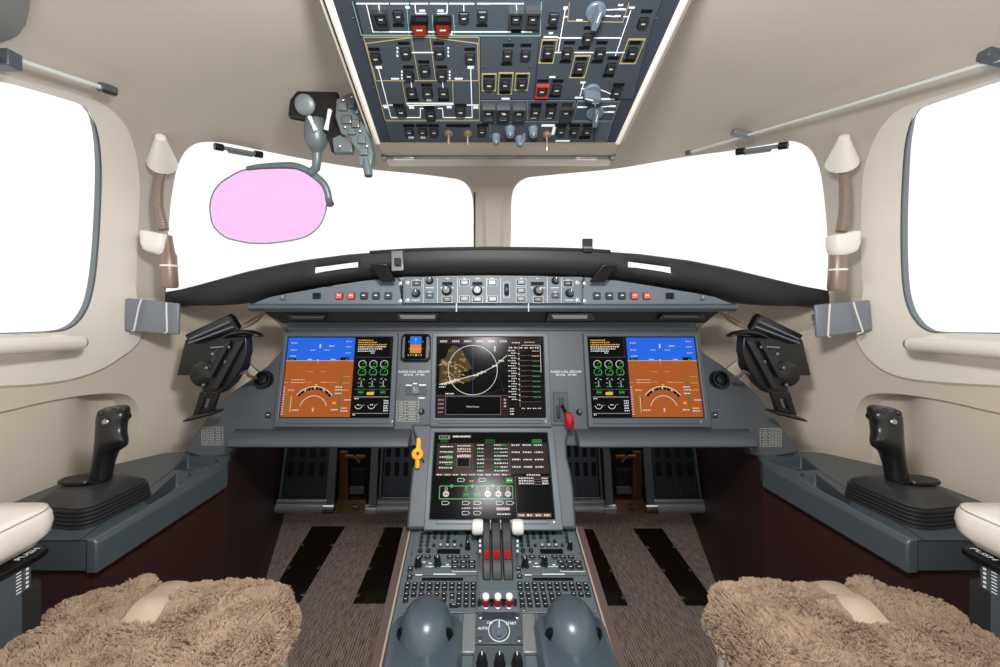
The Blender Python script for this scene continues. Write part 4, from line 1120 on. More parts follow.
SIDES = ((False, 'pink glass'), (True, 'red knobbed lever'))
for mx, near in SIDES:
    X = -1 if mx else 1
    base = V((-.8 * X, .85, .3))
    cs = thing('side_console', 'slate side console carrying the sidestick on the %s side of the cockpit' % near, 'console', base, 'side consoles')
    out = [HP.at(94, 541.5), HP.at(226, 465), HP.at(231, 454), V((-.70, 1.13, ZC)), V((-.86, 1.10, ZC)), V((-.945, 1.0, ZC)), V((-.962, .8, ZC)), V((-.962, .697, ZC))]
    trays = [[HP.at(*q) for q in ((144, 502), (149, 505), (167, 496), (192, 475), (189, 472), (176, 473.5))],
             [HP.at(*q) for q in ((173, 469.6), (193, 471.5), (218, 462), (216, 458), (187, 456.5))]]
    mb = MB(); plate(mb, HP, out, trays, m_console, m_console, .03, .05)
    mb.build('top', cs, bevel=.003, mx=mx, seg=2)
    # inboard lip
    mb = MB().use(m_console)
    i0, i1 = HP.at(94, 541.5), HP.at(226, 465)
    s0, s1 = HP.at(83, 541.5), HP.at(196, 465)
    rings = []
    for a, b in ((i0, s0), (i1, s1)):
        rings.append([a + V((.006, 0, -.050)), a + V((.006, 0, -.004)), a + V((-.002, 0, .004)), b + V((0, 0, .003)), b + V((-.002, 0, -.001)), b + V((0, 0, -.05))])
    mb2 = MB().use(m_panel); mb2.loft(rings[::1]) if False else None
    mb = MB().use(m_console); mb.loft([[a + V((.007, -.003, -.052)), a + V((.007, -.003, -.002)), a + V((.001, -.003, .005)), a + V((-.011, -.003, .0045)), a + V((-.012, -.003, -.052))] for a in (i0, i1)])
    mb.build('inboard_rim', cs, bevel=.003, mx=mx)
    # panel seam
    mb = MB().use(m_black)
    for a, b in (((79, 541), (170, 472)), ((170, 472), (185, 456)), ((20, 541), (92, 541))): 
        p, q = HP.at(*a), HP.at(*b); mb.prism([p + V((0, -.0012, .0)), q + V((0, -.0012, .0)), q + V((0, .0012, 0)), p + V((0, .0012, 0))], (0, 0, .0008))
    mb.build('panel_seam', cs, mx=mx)
    # maroon lining below and into the footwell
    mb = MB().use(m_maroon)
    a = i0 + V((-.012, .01, -.05)); b = i1 + V((-.012, .02, -.05))
    w = [V((a.x, a.y, a.z)), V((b.x, b.y, b.z))]
    pl1 = [V((a.x, a.y, 0.002)), V((b.x, b.y, 0.002)), b, a]
    mb.prism(pl1, (-.02, 0, 0)); mb.build('side_lining', cs, mx=mx)
    mb = MB().use(m_maroon)
    pl2 = [V((b.x + .001, b.y + .002, .002)), V((-1.0, 2.11, .002)), V((-1.0, 2.11, .62)), V((b.x + .001, b.y + .002, .612))]
    mb.prism(pl2, (-.02, 0, 0)); mb.build('footwell_lining', cs, mx=mx)
    mb = MB().use(m_maroon); mb.prism([V((-.69, .704, .002)), V((-.95, .704, .002)), V((-.95, .704, ZC - .05)), V((-.69, .704, ZC - .05))], (0, .02, 0)); mb.build('front_lining', cs, mx=mx)

    # ---------------- sidestick
    st = thing('sidestick', 'black sidestick on a pleated rubber boot, on the %s side' % near, 'control stick', V((-.79 * X, .80, ZC)), 'sidesticks')
    mb = MB().use(m_boot)
    yaw = math.radians(-9)
    Rz = Matrix.Translation(V((-.778, .805, ZC))) @ Matrix.Rotation(yaw, 4, 'Z')
    rings = []
    def rr(w, h, z, r=.028): return [Rz @ (p + V((0, 0, z))) for p in rrect(w, h, r, 4)]
    z = .001; w0, h0 = .140, .142
    for k in range(5):
        g = 1 - .012 * k
        rings += [rr(w0 * g, h0 * g, z), rr(w0 * g, h0 * g, z + .0042), rr(w0 * g - .010, h0 * g - .010, z + .005), rr(w0 * g - .010, h0 * g - .010, z + .0066)]
        z += .0066
    rings += [rr(.128, .130, z), rr(.124, .126, z + .003), rr(.092, .092, z + .014, .024), rr(.070, .068, z + .016, .022)]
    mb.loft(rings); zt = ZC + z + .015
    mb.build('boot', st, mx=mx, smooth=32)
    # grip: a loft of turned ovals
    mb = MB().use(m_grip)
    b0 = V((-.772, .815, zt - .004))
    def oval(c, rx, ry, tilt, extra=None, n=20):
        out = []
        for k in range(n):
            a = 2 * math.pi * k / n; x = rx * math.cos(a); y = ry * math.sin(a)
            if extra: 
                e = extra[0] * max(0, math.cos(a - extra[1])) ** 3; x += e * math.cos(extra[1]); y += e * math.sin(extra[1])
            out.append(V(c) + V((x, y, -x * math.sin(tilt) * .8)))
        return out
    H = [(0, 0, .0185, .019, .1, None), (.02, .0005, .0175, .0185, .15, None), (.042, .006, .0172, .0195, .2, None), (.060, .011, .0178, .022, .25, None), (.076, .016, .0190, .0245, .25, (.016, -.3)), (.088, .019, .0205, .026, .2, (.040, -.4)), (.098, .021, .0215, .0265, .1, (.040, -.5)), (.108, .022, .022, .0265, .1, (.024, -.5)), (.121, .024, .0235, .0265, .05, (.016, -.5)), (.136, .027, .0255, .027, .0, (.018, -.5)), (.145, .029, .0235, .025, -.05, (.012, -.5)), (.150, .030, .017, .018, -.05, None)]
    mb.loft([oval(b0 + V((dx, -.004 * k / 12, h)), rx, ry, t, e) for k, (h, dx, rx, ry, t, e) in enumerate(H)])
    gp = mb.build('grip', st, mx=mx, smooth=60)
    su = gp.modifiers.new('round', 'SUBSURF'); su.levels = 1; su.render_levels = 1
    def det(name, m, c, r, h, nrm, lab=None):
        mb = MB().use(m); q = V(nrm).normalized().to_track_quat('Z', 'Y').to_matrix().to_4x4()
        mb.lathe([(r, 0), (r, h * .7), (r * .7, h), (.0005, h)], Matrix.Translation(b0 + V(c)) @ q, 16); return mb.build(name, st, lab, mx=mx)
    det('thumb_button', m_steel, (.036, -.030, .127), .0055, .004, (.25, -1, .3), 'silver thumb button')
    det('trim_switch', m_rub, (.024, -.026, .142), .005, .005, (0, -.8, .7))
    det('trim_switch', m_rub, (.042, -.020, .144), .005, .006, (.4, -.5, .8))
    det('trigger', m_blackg, (.046, .002, .129), .007, .008, (1, .2, .1))
    mb = MB().use(m_blackg)
    mb.loft([[b0 + V((-.030 + .044 * math.cos(2 * math.pi * k / 28) * s, -.006 + .022 * math.sin(2 * math.pi * k / 28) * s, .004 + zz)) for k in range(28)] for s, zz in ((.9, 0), (1, .002), (1, .005), (.92, .0075))])
    mb.build('hand_rest', st, mx=mx)
    det('screw', m_steel, (-.006, -.026, .012), .003, .002, (0, -.3, 1))

    # ---------------- armrest
    ar = thing('armrest', 'cream padded armrest on a slate post marked PUSH, on the %s side' % near, 'armrest', V((-.75 * X, .54, .42)), 'armrests')
    mb = MB().use(m_cream)
    def pad(s, z):
        return [V((-.757 + p.x * s, .474 + p.y * s, .706 + z)) for p in rrect(.170, .345, .034, 6)]
    mb.loft([pad(.90, -.042), pad(.985, -.030), pad(1.0, -.016), pad(.99, -.0035), pad(.96, .0046), pad(.8, .0075)])
    pdo = mb.build('pad', ar, mx=mx, smooth=60)
    mb = MB().use(m_wood); mb.tube([p + V((0, 0, .0008)) for p in pad(.965, .0036)], .001, 5, True); mb.build('stitching', pdo, mx=mx)
    mb = MB().use(m_black)
    pp = [(-.667, .603), (-.671, .618), (-.692, .627), (-.827, .627), (-.827, .516), (-.688, .516), (-.672, .528)]
    mb.prism([V((x, y, .6475)) for x, y in pp], (0, 0, .009)); mb.build('push_plate', ar, bevel=.002, mx=mx)
    T = Matrix.Translation(V((-.683 * X, .600, .6572))) @ Matrix.Rotation(math.radians(90 * X), 4, 'Z')
    mb = MB().use(m_wline); text_mesh(mb, 'PUSH', T, .0125, 'CENTER', .0003); mb.build('lettering', ar, 'white lettering PUSH', smooth=0)
    mb = MB().use(m_slate)
    mb.prism([V((x, y, .44)) for x, y in ((-.674, .597), (-.684, .604), (-.827, .604), (-.827, .536), (-.674, .536))], (0, 0, .2075)); post = mb.build('post', ar, bevel=.003, mx=mx)
    mb = MB().use(m_wline)
    for k in range(7): mb.box((-.6736, .580, .643 - .0046 * k), (.001, .006, .0012))
    for k in range(5): mb.box((-.6736, .591, .6415 - .0062 * k), (.001, .003, .003))
    mb.build('height_scale', post, 'white height scale marks', mx=mx)
    mb = MB().use(m_dark)
    mb.prism([V((x, y, .42)) for x, y in ((-.669, .606), (-.680, .614), (-.86, .614), (-.86, .45), (-.705, .45))], (0, 0, .194)); mb.use(m_slate); mb.box((-.684, .575, .598), (.004, .010, .034)); mb.build('socket', ar, bevel=.002, mx=mx)

    # ---------------- seat with sheepskin cover
    se = thing('pilot_seat', 'pilot seat with tan sheepskin cover on the %s side' % near, 'seat', V((-.524 * X, .36, 0)), 'pilot seats')
    rnd = random.Random(11)
    def fp(inset, z, n=9):
        x0, x1, y0, y1 = -.693 + inset, -.348 - inset, -.12 + inset, .716 - inset
        base = []
        for cx, cy, a0, r in ((x1 - .02, y1 - .02, 0, .02), (x0 + .10, y1 - .10, 90, .10), (x0 + .06, y0 + .06, 180, .06), (x1 - .06, y0 + .06, 270, .06)):
            rr_ = max(.01, r - inset * .3)
            for k in range(n + 1):
                a = math.radians(a0 + 90 * k / n); base.append(V((cx + r * math.cos(a), cy + r * math.sin(a), z)))
        # resample sides
        out = []
        for i, p in enumerate(base):
            q = base[(i + 1) % len(base)]; d = (q - p).length; m = max(1, int(d / .02))
            for k in range(m): out.append(p.lerp(q, k / m))
        return out
    N = len(fp(0, 0))
    def ring(inset, z):
        r0 = fp(0, z); c = V((-.524, .30, z)); out = []
        for p in r0:
            d = c - p; dx = max(-.9, min(.9, inset / max(.2, abs(d.x) if abs(d.x) > abs(d.y) * .5 else abs(d.y))))
            out.append(V((p.x + d.x * min(1, inset / .176), p.y + d.y * min(1, inset / .42), z)))
        return out
    ZS = .455
    levels = [(0.004, .460), (-.004, .468), (-.003, .49), (0, .515), (.005, .534), (.013, .543), (.028, .547), (.05, .549), (.07, .549), (.09, .549), (.11, .549), (.13, .548), (.15, .547), (.165, .547)]
    rg = []
    for ins, z in levels:
        r_ = ring(ins, z); o_ = []
        for p in r_:
            nz_ = noise.noise(p * 24) * .010 + noise.noise(p * 10 + V((5, 1, 0))) * .010
            o_.append(p + V((nz_ * .6 if z < .52 else 0, nz_ * .5 if z < .52 else 0, nz_)))
        rg.append(o_)
    m_skin = mat('sheepskin_base', (146, 118, 96), .9)
    mb = MB().use(m_skin); mb.loft(rg, caps=False); mb.add(rg[-1], [tuple(range(len(rg[-1])))])
    fl = mb.build('sheepskin_cover', se, mx=mx, smooth=80, recalc=True)
    # wool as hair curves rooted on the cover
    me = fl.data; me.calc_loop_triangles()
    tri = []; tot = 0
    for t in me.loop_triangles:
        pts = [me.vertices[i].co for i in t.vertices]
        if max(p.y for p in pts) < .25: continue
        tri.append((t.area, pts, t.normal.copy())); 
    import bisect
    acc = []; s_ = 0
    for a, _, _ in tri: s_ += a; acc.append(s_)
    cells = {}
    NH = 170000; NP = 5
    hc = bpy.data.hair_curves.new('wool'); pos = []; 
    cnt = 0
    strap_c, = (V((-.678 * X, .81, 0)),)
    while cnt < NH:
        i = bisect.bisect_left(acc, rnd.random() * s_); a, pts, nn = tri[min(i, len(tri) - 1)]
        u, v = rnd.random(), rnd.random()
        if u + v > 1: u, v = 1 - u, 1 - v
        p = pts[0] + (pts[1] - pts[0]) * u + (pts[2] - pts[0]) * v
        if nn.z < -.2: continue
        sx = (p.x - (-.553 * X)) * X   # across the strap gap
        if abs(sx - .011 + (p.y - .65) * .22) < .030 and p.y > .602 and p.z > .45: continue
        s = .0075
        jit = V((noise.noise(p * 60), noise.noise(p * 60 + V((9, 0, 0))), noise.noise(p * 60 + V((0, 9, 0))))) * .004
        q = p + jit
        key = (round(q.x / s), round(q.y / s), round(q.z / s))
        if key not in cells:
            kc = V((key[0] * s, key[1] * s, key[2] * s))
            h1 = V((rnd.uniform(-1, 1), rnd.uniform(-1, 1), rnd.uniform(-.5, 1)))
            lf = V((noise.noise(kc * 28), noise.noise(kc * 28 + V((7, 3, 1))), .3)) * 1.6
            cells[key] = (kc, h1.normalized() * .45 + lf, rnd.uniform(.75, 1.2) * (1 + .5 * noise.noise(kc * 35)))
        kc, hd, ln = cells[key]
        L_ = .0098 * ln
        n2 = (nn + hd * .6 + V((0, 0, -.10 if nn.z < .4 else 0))).normalized()
        tip = kc + nn * ((p - kc).dot(nn)) + n2 * L_
        tip = tip * .42 + (p + n2 * L_) * .58
        for k in range(NP):
            t = k / (NP - 1)
            w_ = p.lerp(tip, t * t * .45 + t * .55) + nn * (L_ * .28 * math.sin(t * math.pi))
            wob = .0012 * t
            pos += [w_.x + rnd.uniform(-wob, wob), w_.y + rnd.uniform(-wob, wob), w_.z + rnd.uniform(-wob, wob)]
        cnt += 1
    hc.add_curves([NP] * NH)
    hc.attributes['position'].data.foreach_set('vector', pos) if 'position' in hc.attributes else hc.points.foreach_set('position', pos)
    ra = hc.attributes.get('radius') or hc.attributes.new('radius', 'FLOAT', 'POINT')
    ra.data.foreach_set('value', [  .00042 * (1 - .55 * (k / (NP - 1))) for _ in range(NH) for k in range(NP)])
    m_wool = MATS.get('wool')
    if not m_wool:
        m_wool = mat('wool', (178, 150, 127), .8, spec=.15)
        nt = m_wool.node_tree; b = nt.nodes['Principled BSDF']
        tc = nt.nodes.new('ShaderNodeTexCoord'); nz = nt.nodes.new('ShaderNodeTexNoise'); nz.inputs['Scale'].default_value = 9; nz.inputs['Detail'].default_value = 4
        mi = nt.nodes.new('ShaderNodeMix'); mi.data_type = 'RGBA'; mi.inputs[6].default_value = L((150, 123, 101)); mi.inputs[7].default_value = L((200, 174, 150))
        nt.links.new(tc.outputs['Object'], nz.inputs['Vector']); nt.links.new(nz.outputs['Fac'], mi.inputs[0]); nt.links.new(mi.outputs[2], b.inputs['Base Color'])
    hc.materials.append(m_wool)
    ho = bpy.data.objects.new('wool', hc); link(ho, fl, ABS[fl.name])
    # strap in the gap
    mb = MB().use(m_strap); rings = []
    for k in range(9):
        t = k / 8; y = .600 + .124 * t; pc = V((-.542 - (y - .65) * .22, y, .547)); zc = .5525 + noise.noise(pc * 24) * .010 + noise.noise(pc * 10 + V((5, 1, 0))) * .010 - .014 * max(0, t - .8) * 5
        cx = -.542 - (y - .65) * .22
        rings.append([V((cx + a * .025, y, zc + zz)) for a, zz in ((-1, -.02), (-1, -.002), (-.6, .001), (0, .002), (.6, .001), (1, -.002), (1, -.02))])
    mb.loft(rings); mb.build('front_strap', se, mx=mx, smooth=60)
    mb = MB().use(m_cream); mb.loft([[V((p.x, p.y, z)) for p in rrect_at] for rrect_at, z in (([V((-.524, .285, 0)) + q for q in rrect(.33, .84, .07, 4)], .25), ([V((-.524, .285, 0)) + q for q in rrect(.356, .862, .05, 4)], .28), ([V((-.524, .285, 0)) + q for q in rrect(.356, .862, .05, 4)], .45))])
    mb.build('seat_pan', se, mx=mx)
    mb = MB().use(m_dark); mb.box((-.524, .36, .126), (.26, .5, .248)); mb.build('pedestal_base', se, mx=mx, bevel=.01)

# ------------------------------------------------------------------ rudder pedals
def pedal(name, lab, x0, x1, strap_left, D=1.70):
    """x0,x1: pixel span of the roller bar; strap_left: on which side the hanger is"""
    a, b = U(x0, 508, D), U(x1, 508, D); w = b.x - a.x; cx = (a.x + b.x) / 2
    t = thing(name, lab, 'pedal', (cx, D, .05), 'rudder pedals')
    zb = a.z
    mb = MB().use(mat('bar_alloy', (168, 170, 170), .35, .3))
    for dz, dy, r in ((0, 0, .016), (.018, .012, .011), (-.014, .006, .009)): mb.tube([V((a.x + .004, D + dy, zb + dz)), V((b.x - .004, D + dy, zb + dz))], r, 12)
    mb.build('roller_bar', t)
    pb = Plane((cx, D + .03, zb + .03), (0, -1, .25))
    e1 = pb.ey
    mb = MB().use(mat('pedal_plate', (72, 80, 88), .4, .5))
    o = V((cx, D + .025, zb + .03)); hw = w / 2 - .018
    mb.prism([o - V((hw, 0, 0)), o + V((hw, 0, 0)), o + V((hw, 0, 0)) + e1 * .27, o - V((hw, 0, 0)) + e1 * .27], (0, .008, 0))
    pl = mb.build('tread_plate', t, bevel=.002)
    mb = MB().use(m_dark)
    n = 4
    for r in range(2):
        for k in range(n):
            c = o + V((-hw + 2 * hw * (k + .5) / n, -.001, 0)) + e1 * (.11 + .075 * r); s = hw / n * .55
            T = Matrix((V((1, 0, 0)), e1, V((0, -1, 0)))).transposed()
            mb.prism([c + T @ (q) for q in rrect(2 * s, .055, s * .6, 3)], (0, .003, 0))
    mb.build('tread_hole', pl)
    mb = MB().use(m_slate)
    for k in range(9): c = o + V((-hw + 2 * hw * (k + .5) / 9, -.003, 0)); mb.prism([c + V((-.004, 0, 0)) + e1 * .01, c + V((.004, 0, 0)) + e1 * .01, c + V((.004, 0, 0)) + e1 * .075, c + V((-.004, 0, 0)) + e1 * .075], (0, .004, 0))
    mb.build('tread_rib', pl)
    mb = MB().use(m_chrome); c = o - V((0, .006, 0)) + e1 * .004; mb.box(c, (2 * hw, .008, .006)); mb.build('cross_rod', t)
    for s in (-1, 1):
        mb = MB().use(m_alu); f = V((cx + s * (w / 2 - .010), D + .01, zb)); mb.prism([f + V((-.004, 0, 0)), f + V((.004, 0, 0)), f + V((.004, .005, 0)) + e1 * .24, f + V((-.004, .005, 0)) + e1 * .24], (0, .012, 0)); mb.build('side_arm', t, bevel=.001)
        puts(pb, 'screw', T_SCREW, t, *proj(o + V((s * hw * .8, -.004, 0)) + e1 * .10), 3, .004)
    s = -1 if strap_left else 1
    f = V((cx + s * (w / 2 + .014), D - .01, zb - .01))
    mb = MB().use(m_alu); mb.prism([f + V((-.016, 0, 0)), f + V((.016, 0, 0)), f + V((.014, .06, .31)), f + V((-.014, .06, .31))], (0, .014, 0)); mb.build('hanger', t, bevel=.002)
    mb = MB().use(m_chrome); mb.tube([f + V((-.024, .0, .012)), f + V((.02, .0, .012))], .019, 14); mb.build('pivot', t)
pedal('rudder_pedal', 'ridged metal rudder pedal nearest the maroon wall on the pink glass side', 275, 327, False)
pedal('rudder_pedal', 'ridged metal rudder pedal close beside the pedestal on the amber handle side', 376, 422, True)
pedal('rudder_pedal', 'ridged metal rudder pedal close beside the pedestal under the red knobbed lever', 563, 606, False)
pedal('rudder_pedal', 'ridged metal rudder pedal nearest the maroon wall on the red knobbed lever side', 654, 706, True)
# linkage between the pedals
for x0, x1, lab in ((337, 366, 'amber handle'), (615, 644, 'red knobbed lever')):
    t = thing('pedal_linkage', 'dim brown linkage between the rudder pedals on the %s side' % lab, 'linkage', U((x0 + x1) / 2, 505, 1.8), 'pedal linkages')
    c = (x0 + x1) / 2; s = 1 if x0 < 400 else -1
    mb = MB().use(m_brown); mb.prism([U(c - s * 12, 452, 1.84), U(c - s * 4, 452, 1.84), U(c - s * 3, 500, 1.80), U(c - s * 13, 500, 1.80)], (0, .02, 0)); mb.build('bracket', t, bevel=.002)
    mb = MB().use(m_dark); mb.prism([U(c - s * 2, 470, 1.86), U(c + s * 13, 470, 1.86), U(c + s * 13, 492, 1.82), U(c - s * 2, 492, 1.82)], (0, .02, 0)); mb.use(m_alu); mb.prism([U(c - s * 2, 488, 1.81), U(c + s * 12, 488, 1.81), U(c + s * 12, 494, 1.81), U(c - s * 2, 494, 1.81)], (0, .02, 0)); mb.build('bell_crank', t)
    mb = MB().use(m_chrome); mb.tube([U(c + s * 2, 455, 1.83), U(c + s * 9, 462, 1.82)], .008, 8); mb.use(m_brown); mb.tube([U(c - s * 6, 457, 1.83), U(c + s * 14, 457, 1.83)], .010, 8); mb.build('push_rod', t)
    mb = MB().use(m_brown); mb.prism([U(c - 14, 500, 1.80), U(c + 14, 500, 1.80), U(c + 16, 514, 1.76), U(c - 16, 514, 1.76)], (0, .03, 0)); mb.use(m_chrome); mb.box(U(c + 3, 506, 1.77), (.03, .01, .012)); mb.build('floor_bracket', t)

# ------------------------------------------------------------------ floor kick plates
FL = Plane((0, 1.5, 0), (0, 0, 1))
for pts, lab in ((((312, 527), (345, 527), (300, 603), (266, 603)), 'black gloss floor plate next to the maroon wall on the amber handle side'),
                 (((385, 528), (418, 528), (398, 604), (353, 604)), 'black gloss floor plate against the pedestal on the amber handle side'),
                 (((565, 529), (593, 530), (628, 606), (591, 606)), 'black gloss floor plate against the pedestal on the red lever side'),
                 (((633, 529), (662, 529), (717, 606), (686, 606)), 'black gloss floor plate next to the maroon wall on the red lever side')):
    q = [FL.at(*p) for p in pts]
    t = thing('floor_plate', lab, 'floor plate', sum(q, V((0, 0, 0))) / 4, 'floor kick plates')
    mb = MB().use(m_plate); mb.prism([p + V((0, 0, .0005)) for p in q], (0, 0, .003)); mb.build('plate', t, bevel=.001)
    for e in (0, 1):
        for k in range(3):
            a, b = (q[0], q[3]) if e == 0 else (q[1], q[2]); p = a.lerp(b, .28 + .345 * k); p = p.lerp((q[0] + q[1] + q[2] + q[3]) / 4, .10)
            part('screw', T_SCREW, t, Matrix.Translation(p + V((0, 0, .0034))) @ Matrix.Diagonal((.017, .017, .004, 1)))
# ------------------------------------------------------------------ centre pedestal
PP = Plane((0, .983, .484), (0, -.298, 1))
pd = thing('centre_pedestal', 'slate centre pedestal carrying the thrust levers and keyboards between the seats', 'pedestal', (-.01, .75, 0))
def PX(x, y): return V((x, y, .484 + .298 * (y - .983)))
mb = MB().use(m_ped)
xl, xr, xl2, xr2 = -.197, .186, -.206, .196
top = [PX(xl, .992), PX(xr, .992), PX(xr2, .45), PX(xl2, .45)]
mb.prism(top, PP.n * -.03); mb.build('top_plate', pd, bevel=.002)
mb = MB().use(m_maroon)
for s, a, b in ((-1, xl, xl2), (1, xr, xr2)):
    mb.prism([PX(a, .992) + PP.n * -.03, PX(b, .45) + PP.n * -.03, V((b, .45, .003)), V((a, .992, .003))], (-s * .015, 0, 0))
mb.prism([V((xl, .992, .003)), V((xr, .992, .003)), PX(xr, .992) + V((0, 0, -.03)), PX(xl, .992) + V((0, 0, -.03))], (0, -.015, 0))
mb.build('side_panel', pd)
for a, b, s in ((xl, xl2, -1), (xr, xr2, 1)):
    mb = MB().use(m_wood); mb.prism([PX(a, .99), PX(a + s * .0045, .99), PX(b + s * .0045, .45), PX(b, .45)], PP.n * .004); mb.build('edge_trim', pd, bevel=.0015)
    mb = MB().use(m_bind); mb.prism([PX(a + s * .0045, .99), PX(a + s * .02, .99), PX(b + s * .02, .45), PX(b + s * .0045, .45)], PP.n * .001); mb.build('edge_binding', pd, bevel=.001)

def keyboard(dx, lab, hid):
    """communication panel and keyboard; laid out from its left-hand copy, moved dx metres"""
    class Q:  # shifted plane
        n = PP.n; ex = PP.ex; ey = PP.ey; M = PP.M
        @staticmethod
        def at(px, py, lift=0): return PP.at(px, py, lift) + V((dx, 0, 0))
        @staticmethod
        def box(px, py, w, h, lift=0):
            c, a, b = PP.box(px, py, w, h, lift); return c + V((dx, 0, 0)), a, b
    t = thing('keyboard_panel', lab, 'keyboard', Q.at(440, 570), 'pedestal keyboards')
    mb = MB().use(m_ped)
    mb.prism([Q.at(*p) for p in ((415, 529.5), (477.5, 529.5), (477, 576), (409.5, 576))], PP.n * .003); mb.build('radio_plate', t, bevel=.001)
    mb = MB().use(m_ped)
    mb.prism([Q.at(*p) for p in ((409, 577), (477, 577), (476.5, 614), (402, 614))], PP.n * .003); mb.build('keyboard_plate', t, bevel=.001)
    LK = .003
    def a(u, v): return (395 + u / 6.67, 515 + v / 6.67)
    def key(u, v, w=4.6, h=3.3, tm=T_KEY, name='key', d=.0035): put(Q, name, tm, t, *a(u, v), w, h, d, LK)
    for j, v in enumerate((106, 133, 160, 187)):
        for i, u in enumerate((185, 229, 272, 318, 362, 406, 490)):
            if (j, i) in ((3, 2), (3, 3), (2, 5)): continue
            puts(Q, 'button', T_ROUND, t, *a(u - j * 3, v), 3.6, .005, LK)
    for u, w in ((170, 0), (215, 0), (260, 0), (305, 1), (350, 1), (398, 1), (440, 0)): puts(Q, 'button', T_ROUNDW if w else T_ROUND, t, *a(u, 214), 3.8 if w else 3.2, .005, LK)
    for u in (168, 222): puts(Q, 'button', T_ROUND, t, *a(u, 249), 4.6, .006, LK)
    put(Q, 'readout', T_READ, t, *a(358, 251), 23, 4.6, .001, LK)
    for u in (165, 218, 280, 367, 421, 476): key(u, 292, 6, 3.6)
    for u, v in ((400, 327), (457, 327), (512, 327), (400, 361), (455, 361), (512, 361)): key(u, v, 7.4, 4.2)
    for u, v, w, h in ((155, 348, 8, .018), (285, 340, 8, .018), (485, 232, 6, .016)): puts(Q, 'knob', T_KNOB, t, *a(u, v), w, h, LK)
    for u, v in ((103, 372), (98, 425)): key(u, v, 5, 5.5)
    put(Q, 'readout', T_READ, t, *a(318, 437), 41, 2.8, .001, LK)
    mb = MB().use(m_wline)
    for u, v, w in ((185, 106, 4.6), (230, 106, 4.4), (235, 330, 3), (235, 352, 3), (350, 340, 3), (330, 403, 22), (160, 408, 7), (195, 322, 2.5)): mb.pbox(Q, *a(u, v + (9 if v == 106 else 0)), w, 1.0, .0004, LK)
    stroke(mb, Q, [a(205, 352), a(380, 352), a(385, 385), a(545, 385)], .5, LK); mb.build('white_line_marking', t, smooth=0)
    for j, v in enumerate((475, 503, 543, 578, 612)):
        off = -j * 4.5
        for i, u in enumerate((85, 133, 183, 233, 283, 332, 381, 430, 477, 523)):
            if hid(j, i): continue
            if i == 6 and j > 1: continue
            key(u + off * (1 - i / 10), v, 5.2, 4.3 if v < 600 else 4, d=.0042)
    key(381, 556, 4.5, 8, d=.0042) if dx == 0 else None; key(392, 616, 9, 4, d=.0042)
    for u, v in ((138, 118), (530, 118), (112, 268), (540, 268), (70, 640), (548, 640)): puts(Q, 'screw', T_SCREW, t, *a(u, v), 2.2, .0015, LK)
    return t
def tmpl_round(m):
    mb = MB().use(m_black); mb.lathe([(.5, 0), (.5, .5), (.42, .55), (.36, .56)], Matrix.Identity(4), 14)
    mb.use(m); mb.lathe([(.36, .5), (.36, .9), (.28, 1), (.001, 1)], Matrix.Identity(4), 14); return mb.mesh('button', smooth=30)
T_ROUND, T_ROUNDW = tmpl_round(m_face2), tmpl_round(m_leg)
SHX = PP.at(524.6, 566).x - PP.at(418.2, 566).x
keyboard(0, 'radio and letter keyboard panel on the amber handle side of the thrust levers', lambda j, i: (j >= 3 and 1 <= i <= 4) or (j == 4 and i in (0, 5)))
keyboard(SHX, 'radio and letter keyboard panel on the red knobbed lever side of the thrust levers', lambda j, i: (j >= 3 and i >= 6) or (j == 4 and i >= 4))

# thrust lever quadrant
tq = thing('throttle_quadrant', 'throttle quadrant of three black levers with red triggers and white end grips', 'throttle', PP.at(498, 560))
mb = MB().use(m_ped); mb.prism([PP.at(*p) for p in ((478.5, 530), (518, 530), (520, 614), (477, 614))], PP.n * .005); mb.build('quadrant_plate', tq, bevel=.001)
mb = MB().use(m_slate); c0, c1 = PP.at(479, 560), PP.at(517, 560)
prof = [(.95, .0), (.95, .018), (.925, .022), (.89, .010), (.862, .002), (.862, -.02), (.95, -.01)]
rr0 = [V((c0.x, y, PX(0, y).z + z)) for y, z in prof]; rr1 = [V((c1.x, y, PX(0, y).z + z)) for y, z in prof]
mb.loft([rr0, rr1]); mb.build('quadrant_hump', tq, bevel=.003)
def side(yz, x0, x1, th):
    return yz
path = [(.860, .444), (.870, .457), (.884, .470), (.898, .483), (.911, .497), (.922, .508), (.936, .514), (.950, .510), (.958, .497)]
